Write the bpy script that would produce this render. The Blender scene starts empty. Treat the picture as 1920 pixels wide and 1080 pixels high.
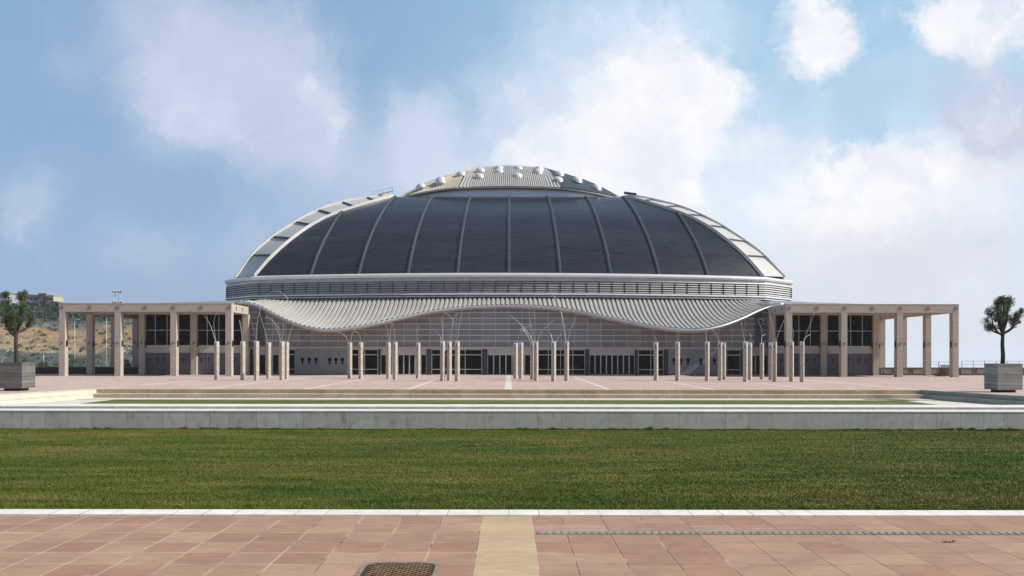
import bpy, bmesh, math, random
import numpy as np
from mathutils import Vector, Matrix
random.seed(7); np.random.seed(7)
S = bpy.context.scene
COL = S.collection
F = 1624.0; EYE = 3.9; CX = 954.0; HY = 665.0
def X(px, Y): return (px - CX) * Y / F
def Z(py, Y): return EYE + (HY - py) * Y / F

# ------------------------------------------------------------------ helpers
class MB:
    def __init__(s): s.v = []; s.f = []; s.sm = []
    def vert(s, p): s.v.append(tuple(p)); return len(s.v) - 1
    def face(s, ids, smooth=False): s.f.append(tuple(ids)); s.sm.append(smooth)
    def poly(s, pts, smooth=False):
        b = len(s.v); s.v += [tuple(p) for p in pts]; s.face(range(b, b + len(pts)), smooth)
    def box(s, x0, x1, y0, y1, z0, z1):
        b = len(s.v)
        s.v += [(x0,y0,z0),(x1,y0,z0),(x1,y1,z0),(x0,y1,z0),(x0,y0,z1),(x1,y0,z1),(x1,y1,z1),(x0,y1,z1)]
        for q in ((0,3,2,1),(4,5,6,7),(0,1,5,4),(1,2,6,5),(2,3,7,6),(3,0,4,7)): s.face([b+i for i in q])
        return s
    def hexa(s, p):  # 8 points bottom 4 ccw, top 4 ccw
        b = len(s.v); s.v += [tuple(q) for q in p]
        for q in ((0,3,2,1),(4,5,6,7),(0,1,5,4),(1,2,6,5),(2,3,7,6),(3,0,4,7)): s.face([b+i for i in q])
        return s
    def prism(s, pts, z0, z1):
        n = len(pts); b = len(s.v)
        s.v += [(p[0],p[1],z0) for p in pts] + [(p[0],p[1],z1) for p in pts]
        s.face([b+i for i in reversed(range(n))]); s.face([b+n+i for i in range(n)])
        for i in range(n): j=(i+1)%n; s.face([b+i,b+j,b+n+j,b+n+i])
        return s
    def prismY(s, pts, y0, y1):  # pts in XZ, ccw seen from -Y
        n = len(pts); b = len(s.v)
        s.v += [(p[0],y0,p[1]) for p in pts] + [(p[0],y1,p[1]) for p in pts]
        s.face([b+i for i in range(n)]); s.face([b+n+i for i in reversed(range(n))])
        for i in range(n): j=(i+1)%n; s.face([b+i,b+n+i,b+n+j,b+j])
        return s
    def beam(s, p, q, w, h, up=(0,0,1)):
        p=Vector(p); q=Vector(q); d=(q-p).normalized(); u=Vector(up)
        r=d.cross(u)
        if r.length<1e-5: r=d.cross(Vector((0,1,0)))
        r.normalize(); u=r.cross(d); r=r*w/2; u=u*h/2
        s.hexa([p-r-u,p+r-u,q+r-u,q-r-u,p-r+u,p+r+u,q+r+u,q-r+u]); return s
    def tube(s, pts, rad, n=6, smooth=True, caps=True):
        pts=[Vector(p) for p in pts]; m=len(pts)
        if not hasattr(rad,'__len__'): rad=[rad]*m
        d=(pts[1]-pts[0]).normalized(); a=d.cross(Vector((0,0,1)))
        if a.length<1e-3: a=d.cross(Vector((0,1,0)))
        a.normalize(); b0=len(s.v)
        for i,p in enumerate(pts):
            d=(pts[min(i+1,m-1)]-pts[max(i-1,0)]).normalized()
            a=(a-d*a.dot(d)); a.normalize(); c=d.cross(a)
            for k in range(n):
                t=2*math.pi*k/n; s.v.append(tuple(p+(a*math.cos(t)+c*math.sin(t))*rad[i]))
        for i in range(m-1):
            for k in range(n):
                k2=(k+1)%n; s.face([b0+i*n+k,b0+i*n+k2,b0+(i+1)*n+k2,b0+(i+1)*n+k],smooth)
        if caps:
            s.face([b0+k for k in reversed(range(n))]); s.face([b0+(m-1)*n+k for k in range(n)])
        return s
    def grid(s, P, smooth=True, flip=False, close=False):  # P[i][j] points
        ni=len(P); nj=len(P[0]); b=len(s.v)
        for r in P: s.v += [tuple(p) for p in r]
        for i in range(ni-1 if not close else ni):
            i2=(i+1)%ni
            for j in range(nj-1):
                q=[b+i*nj+j,b+i*nj+j+1,b+i2*nj+j+1,b+i2*nj+j]
                s.face(q[::-1] if flip else q, smooth)
        return s
    def dome(s, c, r, h, n=14, m=5, ax=None, smooth=True):
        c=Vector(c); R=Vector((0,0,1)).rotation_difference(Vector(ax)).to_matrix() if ax else Matrix.Identity(3)
        P=[]
        for k in range(n):
            t=2*math.pi*k/n; row=[]
            for j in range(m+1):
                a=math.pi/2*j/m; row.append(c+R@Vector((r*math.cos(a)*math.cos(t),r*math.cos(a)*math.sin(t),h*math.sin(a))))
            P.append(row)
        s.grid(P,smooth,flip=True,close=True)
        return s
    def cyl(s, c, r0, r1, h, n=16, ax=None, smooth=True):
        c=Vector(c); a=Vector(ax).normalized() if ax else Vector((0,0,1))
        return s.tube([c,c+a*h],[r0,r1],n,smooth)
    def build(s, name, mat, parent=None, loc=None):
        me=bpy.data.meshes.new(name); me.from_pydata(s.v,[],s.f)
        me.polygons.foreach_set('use_smooth', s.sm)
        me.validate(); me.update()
        if mat: me.materials.append(mat)
        o=bpy.data.objects.new(name,me); COL.objects.link(o)
        if parent: o.parent=parent
        if loc: o.location=loc
        return o
def tag(o,label=None,cat=None,group=None,kind=None):
    if label: o['label']=label
    if cat: o['category']=cat
    if group: o['group']=group
    if kind: o['kind']=kind
    return o
def thing(name,label,cat,loc=(0,0,0),group=None):
    o=bpy.data.objects.new(name,None); COL.objects.link(o); o.location=loc; o.empty_display_size=.5
    return tag(o,label,cat,group)
def smoothpath(pts,n=6):
    P=[Vector(p) for p in pts]
    if len(P)<3: return P
    out=[]
    for i in range(len(P)-1):
        p0=P[max(i-1,0)];p1=P[i];p2=P[i+1];p3=P[min(i+2,len(P)-1)]
        for k in range(n):
            t=k/n
            out.append(.5*((2*p1)+(p2-p0)*t+(2*p0-5*p1+4*p2-p3)*t*t+(3*p1-p0-3*p2+p3)*t**3))
    out.append(P[-1]); return out

# ------------------------------------------------------------------ materials
class NT:
    def __init__(s,name):
        s.m=bpy.data.materials.new(name); s.m.use_nodes=True; s.t=s.m.node_tree; s.n=s.t.nodes; s.l=s.t.links
        s.b=s.n['Principled BSDF']
    def node(s,ty,**kw):
        n=s.n.new(ty)
        for k,v in kw.items():
            if hasattr(n,k): setattr(n,k,v)
        return n
    def link(s,a,b): s.l.new(a,b)
def noise(N,vec,scale,detail=5,rough=.55,stretch=None):
    if stretch:
        mp=N.node('ShaderNodeMapping'); mp.inputs['Scale'].default_value=stretch; N.link(vec,mp.inputs['Vector']); vec=mp.outputs['Vector']
    n=N.node('ShaderNodeTexNoise'); n.inputs['Scale'].default_value=scale; n.inputs['Detail'].default_value=detail; n.inputs['Roughness'].default_value=rough
    N.link(vec,n.inputs['Vector']); return n.outputs['Fac']
def ramp(N,fac,stops):
    r=N.node('ShaderNodeValToRGB'); e=r.color_ramp.elements
    while len(e)<len(stops): e.new(.5)
    for i,(p,c) in enumerate(stops):
        e[i].position=p; e[i].color=(c[0],c[1],c[2],1) if hasattr(c,'__len__') else (c,c,c,1)
    N.link(fac,r.inputs['Fac']); return r.outputs['Color']
def mix(N,a,b,fac,mode='MIX'):
    m=N.node('ShaderNodeMix'); m.data_type='RGBA'; m.blend_type=mode
    for s_,v in ((m.inputs[6],a),(m.inputs[7],b),(m.inputs[0],fac)):
        if hasattr(v,'is_output'): N.link(v,s_)
        elif hasattr(v,'__len__'): s_.default_value=(v[0],v[1],v[2],1)
        else: s_.default_value=v if s_.type=='VALUE' else (v,v,v,1)
    return m.outputs[2]
def math_(N,op,a,b=None,c=None):
    m=N.node('ShaderNodeMath'); m.operation=op
    for i,v in enumerate((a,b,c)):
        if v is None: continue
        if hasattr(v,'is_output'): N.link(v,m.inputs[i])
        else: m.inputs[i].default_value=v
    return m.outputs[0]
def bump(N,h,strength=.3,dist=.05):
    b=N.node('ShaderNodeBump'); b.inputs['Strength'].default_value=strength; b.inputs['Distance'].default_value=dist
    N.link(h,b.inputs['Height']); N.link(b.outputs['Normal'],N.b.inputs['Normal'])
def objco(N): return N.node('ShaderNodeTexCoord').outputs['Object']
def simple(name,c,rough=.7,metal=0,var=.2,scale=1.5,stretch=None,bmp=.15,bs=None,c2=None,spec=None):
    N=NT(name); co=objco(N)
    n=noise(N,co,scale,6,.6,stretch)
    lo=[x*(1-var) for x in c]; hi=[min(1,x*(1+var)) for x in (c2 or c)]
    N.link(ramp(N,n,[(.3,lo),(.7,hi)]),N.b.inputs['Base Color'])
    N.b.inputs['Roughness'].default_value=rough; N.b.inputs['Metallic'].default_value=metal
    if spec is not None: N.b.inputs['Specular IOR Level'].default_value=spec
    if bmp: bump(N,noise(N,co,bs or scale*8,4),bmp,.02)
    return N.m
M={}
M['stone']=simple('travertine_stone',(.43,.378,.325),.8,0,.10,1.1,(1,1,3.5),.2,8,c2=(.475,.415,.355))
M['pillar']=simple('brown_pillar_stone',(.41,.35,.29),.8,0,.2,1.6,(1,1,3.5),.25,8,c2=(.47,.41,.345))
M['disc']=simple('grey_disc_metal',(.20,.20,.21),.6,0,.1)
M['black']=simple('black_metal',(.02,.02,.022),.5,0,.1)
M['white_metal']=simple('white_aluminium',(.70,.69,.68),.38,.15,.06,.5,bmp=.05)
M['silver']=simple('silver_aluminium',(.50,.51,.53),.42,.55,.10,.5,bmp=.05)
M['ribbed']=simple('ribbed_zinc_cladding',(.52,.50,.46),.45,.20,.08,.4,(1,.3,1),.05)
M['cap_rib']=simple('ribbed_cap_cladding',(.58,.555,.52),.5,.15,.08,.4,bmp=.05)
M['cap_lit']=simple('lit_cap_sheet',(.60,.52,.42),.6,0,.08,.4,bmp=.05)  # sunlit look of the left cap ribs put into the colour
M['cap_shaded']=simple('shaded_cap_sheet',(.115,.14,.165),.5,.1,.1,.4,bmp=.05)  # shaded look of the right cap ribs put into the colour
M['louver']=simple('louver_metal',(.52,.51,.49),.45,.3,.1,.6,bmp=.04)
M['dark_gap']=simple('dark_recess',(.03,.032,.035),.9,0,.2)
M['rail_dark']=simple('dark_rail_metal',(.06,.07,.085),.45,.3,.15,1)
M['rail_light']=simple('light_rail_metal',(.22,.245,.28),.4,.4,.15,1)
M['strip']=simple('pale_roof_sheet',(.54,.52,.48),.5,.1,.08,.3,bmp=.06)
M['strip_edge']=simple('pale_edge_trim',(.62,.61,.59),.4,.1,.05,.3,bmp=.03)
M['fascia_blue']=simple('pale_blue_fascia',(.72,.76,.84),.4,.2,.06,.2,bmp=.03)
M['panel_grey']=simple('grey_steel_panel',(.22,.245,.265),.5,.1,.1,.7,(1,1,.3),.05)
M['panel_dark']=simple('dark_grey_door_paint',(.085,.092,.115),.45,.1,.12,.7,bmp=.05)
M['pier']=simple('dark_pier_metal',(.035,.04,.055),.5,.1,.1,1)
M['header']=simple('pale_header_panel',(.46,.44,.42),.6,0,.08,.6)
M['frame']=simple('aluminium_frame',(.50,.53,.53),.4,.4,.08,1)
M['pale_stone']=simple('pale_step_stone',(.66,.61,.50),.8,0,.12,.7,(1,1,1),.15)
M['dark_box']=simple('planter_base',(.012,.012,.013),.8,0,.1)
M['soil']=simple('soil',(.06,.04,.03),.95,0,.3,4)
M['bark']=simple('tree_bark',(.045,.035,.028),.9,0,.3,6,(1,1,.3),.4)
M['house_a']=simple('house_wall_cream',(.50,.43,.33),.85,0,.08,.3)
M['house_b']=simple('house_wall_rose',(.33,.22,.19),.85,0,.08,.3)
M['house_c']=simple('house_wall_grey',(.36,.37,.39),.85,0,.08,.3)
M['roof_tile']=simple('tile_roof',(.25,.16,.12),.85,0,.15,1)
M['wire']=simple('stainless_wire',(.50,.50,.49),.4,.35,.05)
M['prong']=simple('steel_prong',(.60,.56,.51),.42,.4,.1,2)
M['galv']=simple('galvanised_steel',(.5,.51,.52),.45,.5,.1)
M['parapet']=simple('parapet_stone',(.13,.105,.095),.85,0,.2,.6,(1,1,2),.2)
M['parapet_dark']=simple('near_black_parapet_stone',(.035,.03,.03),.85,0,.2,.6)  # much darker than the right-hand parapet stone
M['coping']=simple('parapet_coping',(.26,.23,.21),.8,0,.12,.8)

# dark glass
def glass():
    N=NT('dark_window_glass'); co=objco(N)
    N.link(ramp(N,noise(N,co,.6,4),[(.35,(.0012,.0013,.0018)),(.75,(.005,.0055,.007))]),N.b.inputs['Base Color'])
    N.b.inputs['Roughness'].default_value=.12; N.b.inputs['Specular IOR Level'].default_value=.10
    return N.m
M['glass']=glass()
# translucent lapped glass cladding of the central front
def frosted():
    N=NT('grey_glazed_cladding'); co=objco(N)
    sp=N.node('ShaderNodeSeparateXYZ'); N.link(co,sp.inputs[0])
    cx=math_(N,'FLOOR',math_(N,'DIVIDE',math_(N,'ADD',sp.outputs[0],50.6),2.53))
    cz=math_(N,'FLOOR',math_(N,'DIVIDE',math_(N,'SUBTRACT',sp.outputs[2],5.4),1.1))
    cb=N.node('ShaderNodeCombineXYZ'); N.link(cx,cb.inputs[0]); N.link(cz,cb.inputs[2])
    w=N.node('ShaderNodeTexWhiteNoise'); N.link(cb.outputs[0],w.inputs['Vector'])
    a=ramp(N,w.outputs['Value'],[(0,(.195,.20,.21)),(1,(.265,.265,.268))])
    n=ramp(N,noise(N,co,.35,6,.65,(1,1,2.5)),[(.3,.88),(.7,1.08)])
    N.link(mix(N,a,n,1.0,'MULTIPLY'),N.b.inputs['Base Color'])
    N.b.inputs['Roughness'].default_value=.28; N.b.inputs['Specular IOR Level'].default_value=.5
    bump(N,noise(N,co,1.2,3),.06,.05)
    return N.m
M['frosted']=frosted()
# dark roof shell: slate tiles with horizontal courses
def shell():
    N=NT('dark_ceramic_roof_tiles'); co=objco(N)
    sp=N.node('ShaderNodeSeparateXYZ'); N.link(co,sp.inputs[0])
    n1=noise(N,co,.35,7,.7,(.10,.5,1.3)); n2=noise(N,co,1.6,5,.7,(.12,1,2.2))
    c=mix(N,ramp(N,n1,[(.3,(.012,.015,.023)),(.72,(.030,.035,.046))]),ramp(N,n2,[(.3,.6),(.7,1.45)]),1.0,'MULTIPLY')
    wv=math_(N,'FRACT',math_(N,'MULTIPLY',sp.outputs[2],1.6))
    ln=math_(N,'LESS_THAN',wv,.10)
    c=mix(N,c,(.016,.018,.022),math_(N,'MULTIPLY',ln,.55))
    seam=math_(N,'LESS_THAN',math_(N,'ABSOLUTE',math_(N,'SUBTRACT',sp.outputs[2],33.0)),.10)
    c=mix(N,c,(.012,.014,.018),math_(N,'MULTIPLY',seam,.8))
    N.link(c,N.b.inputs['Base Color'])
    N.link(ramp(N,n2,[(.3,.24),(.7,.38)]),N.b.inputs['Roughness'])
    N.b.inputs['Specular IOR Level'].default_value=.55
    bump(N,math_(N,'ADD',math_(N,'MULTIPLY',wv,.6),n2),.18,.06)
    return N.m
M['shell']=shell()
# near paving: 0.95 m pink stone slabs
def paving(name,base,base2,size,x0,y0,joint,jw,pale,rowshift=0):
    N=NT(name); co=objco(N)
    wn=N.node('ShaderNodeTexNoise'); wn.inputs['Scale'].default_value=1.3; N.link(co,wn.inputs['Vector'])
    sp=N.node('ShaderNodeSeparateXYZ'); N.link(co,sp.inputs[0])
    u=math_(N,'DIVIDE',math_(N,'SUBTRACT',sp.outputs[0],x0),size); v=math_(N,'DIVIDE',math_(N,'SUBTRACT',sp.outputs[1],y0),size)
    wob=math_(N,'MULTIPLY',math_(N,'SUBTRACT',wn.outputs['Fac'],.5),.03)
    u2=math_(N,'ADD',u,wob); v2=math_(N,'ADD',v,wob)
    cb=N.node('ShaderNodeCombineXYZ'); N.link(math_(N,'FLOOR',u),cb.inputs[0]); N.link(math_(N,'FLOOR',v),cb.inputs[1])
    w=N.node('ShaderNodeTexWhiteNoise'); N.link(cb.outputs[0],w.inputs['Vector'])
    c=mix(N,base,base2,w.outputs['Value'])
    big=noise(N,co,.5,6,.65,(1,1.6,1)); fine=noise(N,co,3.2,8,.7,(.6,2.2,1)); grain=noise(N,co,60,3,.6)
    c=mix(N,c,ramp(N,big,[(.3,.86),(.7,1.14)]),1.0,'MULTIPLY')
    c=mix(N,c,ramp(N,fine,[(.28,.84),(.72,1.16)]),1.0,'MULTIPLY')
    c=mix(N,c,ramp(N,grain,[(.3,.93),(.7,1.07)]),1.0,'MULTIPLY')
    st=ramp(N,noise(N,co,1.1,7,.72,(.7,2,1)),[(.60,0),(.70,1)])
    c=mix(N,c,pale,math_(N,'MULTIPLY',st,.45))
    dk=ramp(N,noise(N,co,2.3,6,.75,(1,1,1)),[(.66,0),(.74,1)])
    c=mix(N,c,(.10,.06,.045),math_(N,'MULTIPLY',dk,.35))
    du=math_(N,'SUBTRACT',.5,math_(N,'ABSOLUTE',math_(N,'SUBTRACT',math_(N,'FRACT',u2),.5)))
    dv=math_(N,'SUBTRACT',.5,math_(N,'ABSOLUTE',math_(N,'SUBTRACT',math_(N,'FRACT',v2),.5)))
    d=math_(N,'MINIMUM',du,dv)
    jm=math_(N,'LESS_THAN',d,jw)
    halo=ramp(N,d,[(0,1),(jw*4.5,0)])
    jn=ramp(N,math_(N,'ADD',noise(N,co,.8,3,.6),math_(N,'MULTIPLY',sp.outputs[0],-.02)),[(.46,joint),(.62,pale)])
    c=mix(N,c,pale,math_(N,'MULTIPLY',halo,math_(N,'MULTIPLY',fine,.35)))
    c=mix(N,c,jn,math_(N,'MULTIPLY',jm,.8))
    N.link(c,N.b.inputs['Base Color']); N.b.inputs['Roughness'].default_value=.78; N.b.inputs['Specular IOR Level'].default_value=.3
    bump(N,math_(N,'SUBTRACT',math_(N,'ADD',math_(N,'MULTIPLY',fine,.4),math_(N,'MULTIPLY',grain,.2)),jm),.35,.012)
    return N.m
M['paving']=paving('pink_stone_paving',(.345,.192,.128),(.425,.262,.180),.95,-.63,18.0,(.09,.05,.035),.0125,(.60,.46,.34))
M['plaza']=paving('pale_pink_plaza_paving',(.50,.355,.285),(.57,.43,.35),1.9,-.43,97.4,(.30,.21,.18),.02,(.64,.55,.48))
M['stripe']=paving('pale_yellow_stone_strip',(.47,.34,.20),(.53,.40,.25),1.19,-.63,17.1,(.25,.18,.11),.008,(.62,.50,.34))
M['stripe_far']=simple('pale_plaza_stripe_stone',(.66,.62,.54),.8,0,.08,.6)
def blocks(name,base,base2,w,x0,ax=0,joint=.35,jw=.012,rough=.8,st=(.20,.19,.17),stv=.5):
    N=NT(name); co=objco(N)
    sp=N.node('ShaderNodeSeparateXYZ'); N.link(co,sp.inputs[0])
    u=math_(N,'DIVIDE',math_(N,'SUBTRACT',sp.outputs[ax],x0),w)
    cb=N.node('ShaderNodeCombineXYZ'); N.link(math_(N,'FLOOR',u),cb.inputs[0])
    wn=N.node('ShaderNodeTexWhiteNoise'); N.link(cb.outputs[0],wn.inputs['Vector'])
    c=mix(N,base,base2,wn.outputs['Value'])
    c=mix(N,c,ramp(N,noise(N,co,1.2,7,.7,(1,1,1.5)),[(.3,.85),(.7,1.12)]),1.0,'MULTIPLY')
    dirt=ramp(N,noise(N,co,2.5,6,.7,(1,1,.5)),[(.55,0),(.72,1)])
    c=mix(N,c,st,math_(N,'MULTIPLY',dirt,stv))
    d=math_(N,'SUBTRACT',.5,math_(N,'ABSOLUTE',math_(N,'SUBTRACT',math_(N,'FRACT',u),.5)))
    jm=math_(N,'LESS_THAN',d,jw)
    jv=math_(N,'MULTIPLY',jm,ramp(N,wn.outputs['Value'],[(.2,.25),(.8,1)]))
    c=mix(N,c,(base[0]*joint,base[1]*joint,base[2]*joint),jv)
    N.link(c,N.b.inputs['Base Color']); N.b.inputs['Roughness'].default_value=rough
    bump(N,math_(N,'SUBTRACT',noise(N,co,14,5,.6),jm),.3,.01)
    return N.m
M['kerb']=blocks('pale_kerb_stone',(.74,.70,.62),(.80,.76,.68),.74,0,0,.45,.02,st=(.45,.38,.30),stv=.3)
M['wall']=blocks('grey_retaining_stone',(.54,.505,.455),(.64,.60,.545),1.22,.3,0,.4,.010,st=(.24,.25,.25),stv=.7)
M['wall_cap']=blocks('white_wall_coping',(.72,.70,.64),(.76,.74,.69),1.22,.3,0,.5,.008,st=(.55,.50,.42),stv=.25)
M['steps']=blocks('weathered_step_stone',(.54,.43,.30),(.64,.52,.38),1.9,.4,0,.6,.008,st=(.22,.17,.11),stv=.6)
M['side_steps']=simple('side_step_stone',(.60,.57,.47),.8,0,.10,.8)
M['side_steps_r']=simple('shaded_step_stone',(.36,.35,.30),.8,0,.18,.8)  # darker copy of the side step stone, shade put into the colour
def board(name,c,c2,x):
    N=NT(name); co=objco(N)
    sp=N.node('ShaderNodeSeparateXYZ'); N.link(co,sp.inputs[0])
    v=math_(N,'DIVIDE',sp.outputs[2],.38)
    cb=N.node('ShaderNodeCombineXYZ'); N.link(math_(N,'FLOOR',v),cb.inputs[2])
    w=N.node('ShaderNodeTexWhiteNoise'); N.link(cb.outputs[0],w.inputs['Vector'])
    k=mix(N,c,c2,w.outputs['Value'])
    k=mix(N,k,ramp(N,noise(N,co,1.5,7,.75,(.8,.8,4)),[(.28,.55),(.72,1.3)]),1.0,'MULTIPLY')
    j=math_(N,'LESS_THAN',math_(N,'FRACT',v),.08)
    k=mix(N,k,(.02,.02,.02),math_(N,'MULTIPLY',j,.8))
    N.link(k,N.b.inputs['Base Color']); N.b.inputs['Roughness'].default_value=.85
    bump(N,math_(N,'SUBTRACT',noise(N,co,3,6,.7,(.5,.5,5)),j),.5,.03)
    return N.m
M['board_l']=board('dark_weathered_board',(.11,.107,.10),(.19,.183,.17),0)
M['board_r']=board('grey_weathered_board',(.24,.245,.235),(.36,.36,.33),0)
# lawn
def lawn(name,blade=False,flat=False):
    N=NT(name); 
    if blade: co=N.node('ShaderNodeNewGeometry').outputs['Position']
    else: co=objco(N)
    a=noise(N,co,.18,6,.62,(.45,1.3,1)); b=noise(N,co,.9,6,.70,(.28,1.3,1)); f=noise(N,co,7,5,.7,(.45,1.6,1))
    c=ramp(N,a,[(.36,(.045,.095,.008)),(.5,(.095,.125,.014)),(.60,(.175,.155,.035))])
    c=mix(N,c,ramp(N,b,[(.36,(.030,.072,.006)),(.5,(.10,.13,.016)),(.63,(.235,.20,.060))]),.5)
    c=mix(N,c,ramp(N,f,[(.25,.55),(.75,1.45)]),1.0,'MULTIPLY')
    if blade:
        g=N.node('ShaderNodeNewGeometry')
        c=mix(N,c,ramp(N,g.outputs['Random Per Island'],[(0,(.7,.72,.6)),(.8,(1.15,1.12,1.05)),(1,(1.6,1.4,1.2))]),1.0,'MULTIPLY')
    N.link(c,N.b.inputs['Base Color']); N.b.inputs['Roughness'].default_value=.8; N.b.inputs['Specular IOR Level'].default_value=.2
    if not blade: bump(N,math_(N,'ADD',f,b),.8,.08)
    return N.m
M['lawn']=lawn('lawn_turf'); M['blade']=lawn('grass_blades',True)
def foliage(name,c1,c2,c3):
    N=NT(name); g=N.node('ShaderNodeNewGeometry')
    n=noise(N,g.outputs['Position'],.9,4)
    c=ramp(N,g.outputs['Random Per Island'],[(0,c1),(.6,c2),(1,c3)])
    c=mix(N,c,ramp(N,n,[(.3,.6),(.7,1.4)]),1.0,'MULTIPLY')
    N.link(c,N.b.inputs['Base Color']); N.b.inputs['Roughness'].default_value=.6
    return N.m
M['leaf']=foliage('tree_leaves',(.018,.034,.008),(.055,.090,.020),(.12,.15,.04))
M['leaf_rust']=foliage('rusty_leaves',(.09,.045,.015),(.16,.08,.03),(.2,.12,.05))
M['leaf_far']=foliage('hill_foliage',(.025,.055,.040),(.045,.085,.060),(.075,.115,.080))
M['leaf_cyp']=foliage('cypress_foliage',(.012,.024,.022),(.022,.038,.032),(.035,.05,.04))
def hill():
    N=NT('hillside_earth_and_scrub'); co=objco(N)
    sp=N.node('ShaderNodeSeparateXYZ'); N.link(co,sp.inputs[0])
    w=math_(N,'MULTIPLY',math_(N,'SUBTRACT',noise(N,co,.06,5),.5),30)
    y=math_(N,'ADD',sp.outputs[1],w)
    t=math_(N,'DIVIDE',math_(N,'SUBTRACT',y,190),300)
    c=ramp(N,t,[(0,(.045,.062,.050)),(.315,(.075,.095,.085)),(.335,(.31,.225,.125)),(.43,(.33,.205,.11)),(.445,(.13,.14,.12)),(.52,(.12,.13,.10)),(.55,(.05,.07,.045)),(1,(.06,.08,.05))])
    c=mix(N,c,ramp(N,noise(N,co,.16,8,.75),[(.3,.55),(.7,1.4)]),1.0,'MULTIPLY')
    sc=ramp(N,noise(N,co,.22,7,.75),[(.52,0),(.60,1)])
    c=mix(N,c,(.07,.095,.055),math_(N,'MULTIPLY',sc,.75))
    N.link(c,N.b.inputs['Base Color']); N.b.inputs['Roughness'].default_value=.95
    bump(N,noise(N,co,.5,7,.7),.6,.8)
    return N.m
M['hill']=hill()
def water():
    N=NT('hazy_sea_water'); co=objco(N)
    N.b.inputs['Base Color'].default_value=(.45,.50,.56,1); N.b.inputs['Roughness'].default_value=.07  # distant haze is put into the pale base colour
    bump(N,noise(N,co,.02,4),.02,1.0); return N.m
M['water']=water()
M['ground']=simple('dry_ground',(.16,.15,.10),.95,0,.3,.02,bmp=.1)

# ------------------------------------------------------------------ setting
tag(MB().box(-14000,14000,900,14000,-92,-90).build('sea',M['water']),kind='structure')
tag(MB().box(-2500,2500,-400,1500,-62,-60).build('ground',M['ground']),kind='structure')
tag(MB().box(-60,60,-6,20.9,-.5,0).build('pavement',M['paving']),kind='structure')
tag(MB().box(-.63,.555,-6,20.896,-.002,.004).build('pale_path',M['stripe']),kind='structure')
tag(MB().box(-140,140,21.6,45.0,-.5,.0).build('lawn',M['lawn']),kind='structure')
# plaza deck with sunken garden cut out
def edgeX(Y): return 46+(97.4-Y)*.206
pl=MB()
pl.box(-150,150,97.4,196,-.4,0)
for s in (-1,1):
    a=[(s*(edgeX(97.4)+.3),97.4),(s*(edgeX(52.4)+.3),52.4),(s*150,52.4),(s*150,97.4)]
    if s<0: a=a[::-1]
    pl.prism(a[::-1],-.4,0)
tag(pl.build('plaza',M['plaza']),kind='structure')
st=MB(); 
for x,w,y1 in ((-.05,.87,163.6),(-11.3,.5,131),(11.3,.5,150),(-23,.5,140),(23,.5,135),(-34.4,.5,146),(34.6,.5,146),(-46.5,.5,150),(46.5,.5,150)):
    st.box(x-w/2,x+w/2,97.42,y1,-.002,.004)
for yy in (118.0,150.0): st.box(-130,130,yy,yy+.45,-.002,.0035)
tag(st.build('plaza_stripes',M['stripe_far']),kind='structure')
tag(MB().box(-60,60,52.4,97.0,-1.4,-.96).build('sunken_terrace',M['pale_stone']),kind='structure')
g2=MB().prism([(-41.9,60),(41.9,60),(41.9,92.0),(-41.9,92.0)],-.99,-.93)
tag(g2.build('lower_lawn',M['lawn']),kind='structure')
# terrain shelf under the plaza edge so nothing floats
tag(MB().box(-150,150,45.0,196,-60,-1.4).build('plaza_foundation',M['parapet']),kind='structure')

kb=MB().box(-60,60,20.9,21.6,-.4,.035).build('kerb',M['kerb']); tag(kb,'long pale stone kerb between the pink paving and the lawn','kerb')
w=thing('retaining_wall','long low grey stone wall with white coping behind the lawn','wall',(0,45,0))
def P(mb,name,mat,root,lab=None):   # part in world coordinates under a root
    o=mb.build(name,mat,root); o.location=-root.location
    if lab: o['label']=lab
    return o
P(MB().box(-140,140,45.05,46.4,-.3,.92),'wall_face',M['wall'],w)
P(MB().box(-140,140,45.035,46.6,.92,.97),'coping',M['wall_cap'],w)
w=thing('channel_wall','second low wall with white coping just beyond the grey wall','wall',(0,50,0))
P(MB().box(-140,140,50.05,52.3,-1.2,.872),'wall_face',M['wall'],w)
P(MB().box(-140,140,50.0,52.4,.872,.90),'coping',M['wall_cap'],w)
tag(MB().box(-140,140,46.4,50.05,-.4,0).build('channel_floor',M['pale_stone']),kind='structure')
s=thing('back_steps','wide weathered beige stone steps rising to the plaza','steps',(0,97,-.96))
P(MB().box(-46.3,46.3,96.9,97.38,-.96,-.08).box(-46.3,46.3,96.82,97.38,-.08,.012),'step',M['steps'],s)
P(MB().box(-46.9,46.9,95.5,96.9,-.96,-.55).box(-46.9,46.9,95.42,96.9,-.55,-.47),'step',M['steps'],s)
P(MB().box(-47.5,47.5,92.6,96.2,-1.1,-.9),'landing',M['pale_stone'],s)
for sg,lab in ((-1,'sunlit pale side steps left of the sunken lawn'),(1,'shaded side steps right of the sunken lawn')):
    s=thing('side_steps',lab,'steps',(sg*48,85,-.96),)
    for off,z1,w_ in ((0,.014,.6),(-.6,-.46,.59)):
        a=[(sg*(edgeX(97.3)+off),97.3),(sg*(edgeX(52.5)+off),52.5),(sg*(edgeX(52.5)+off+w_),52.5),(sg*(edgeX(97.3)+off+w_),97.3)]
        if sg>0: a=a
        else: a=a[::-1]
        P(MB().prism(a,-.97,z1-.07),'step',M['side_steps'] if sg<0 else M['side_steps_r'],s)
        b_=[(x_-sg*.05,y_) for x_,y_ in a]; P(MB().prism(b_,z1-.07,z1),'nosing',M['side_steps'] if sg<0 else M['side_steps_r'],s)
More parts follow.
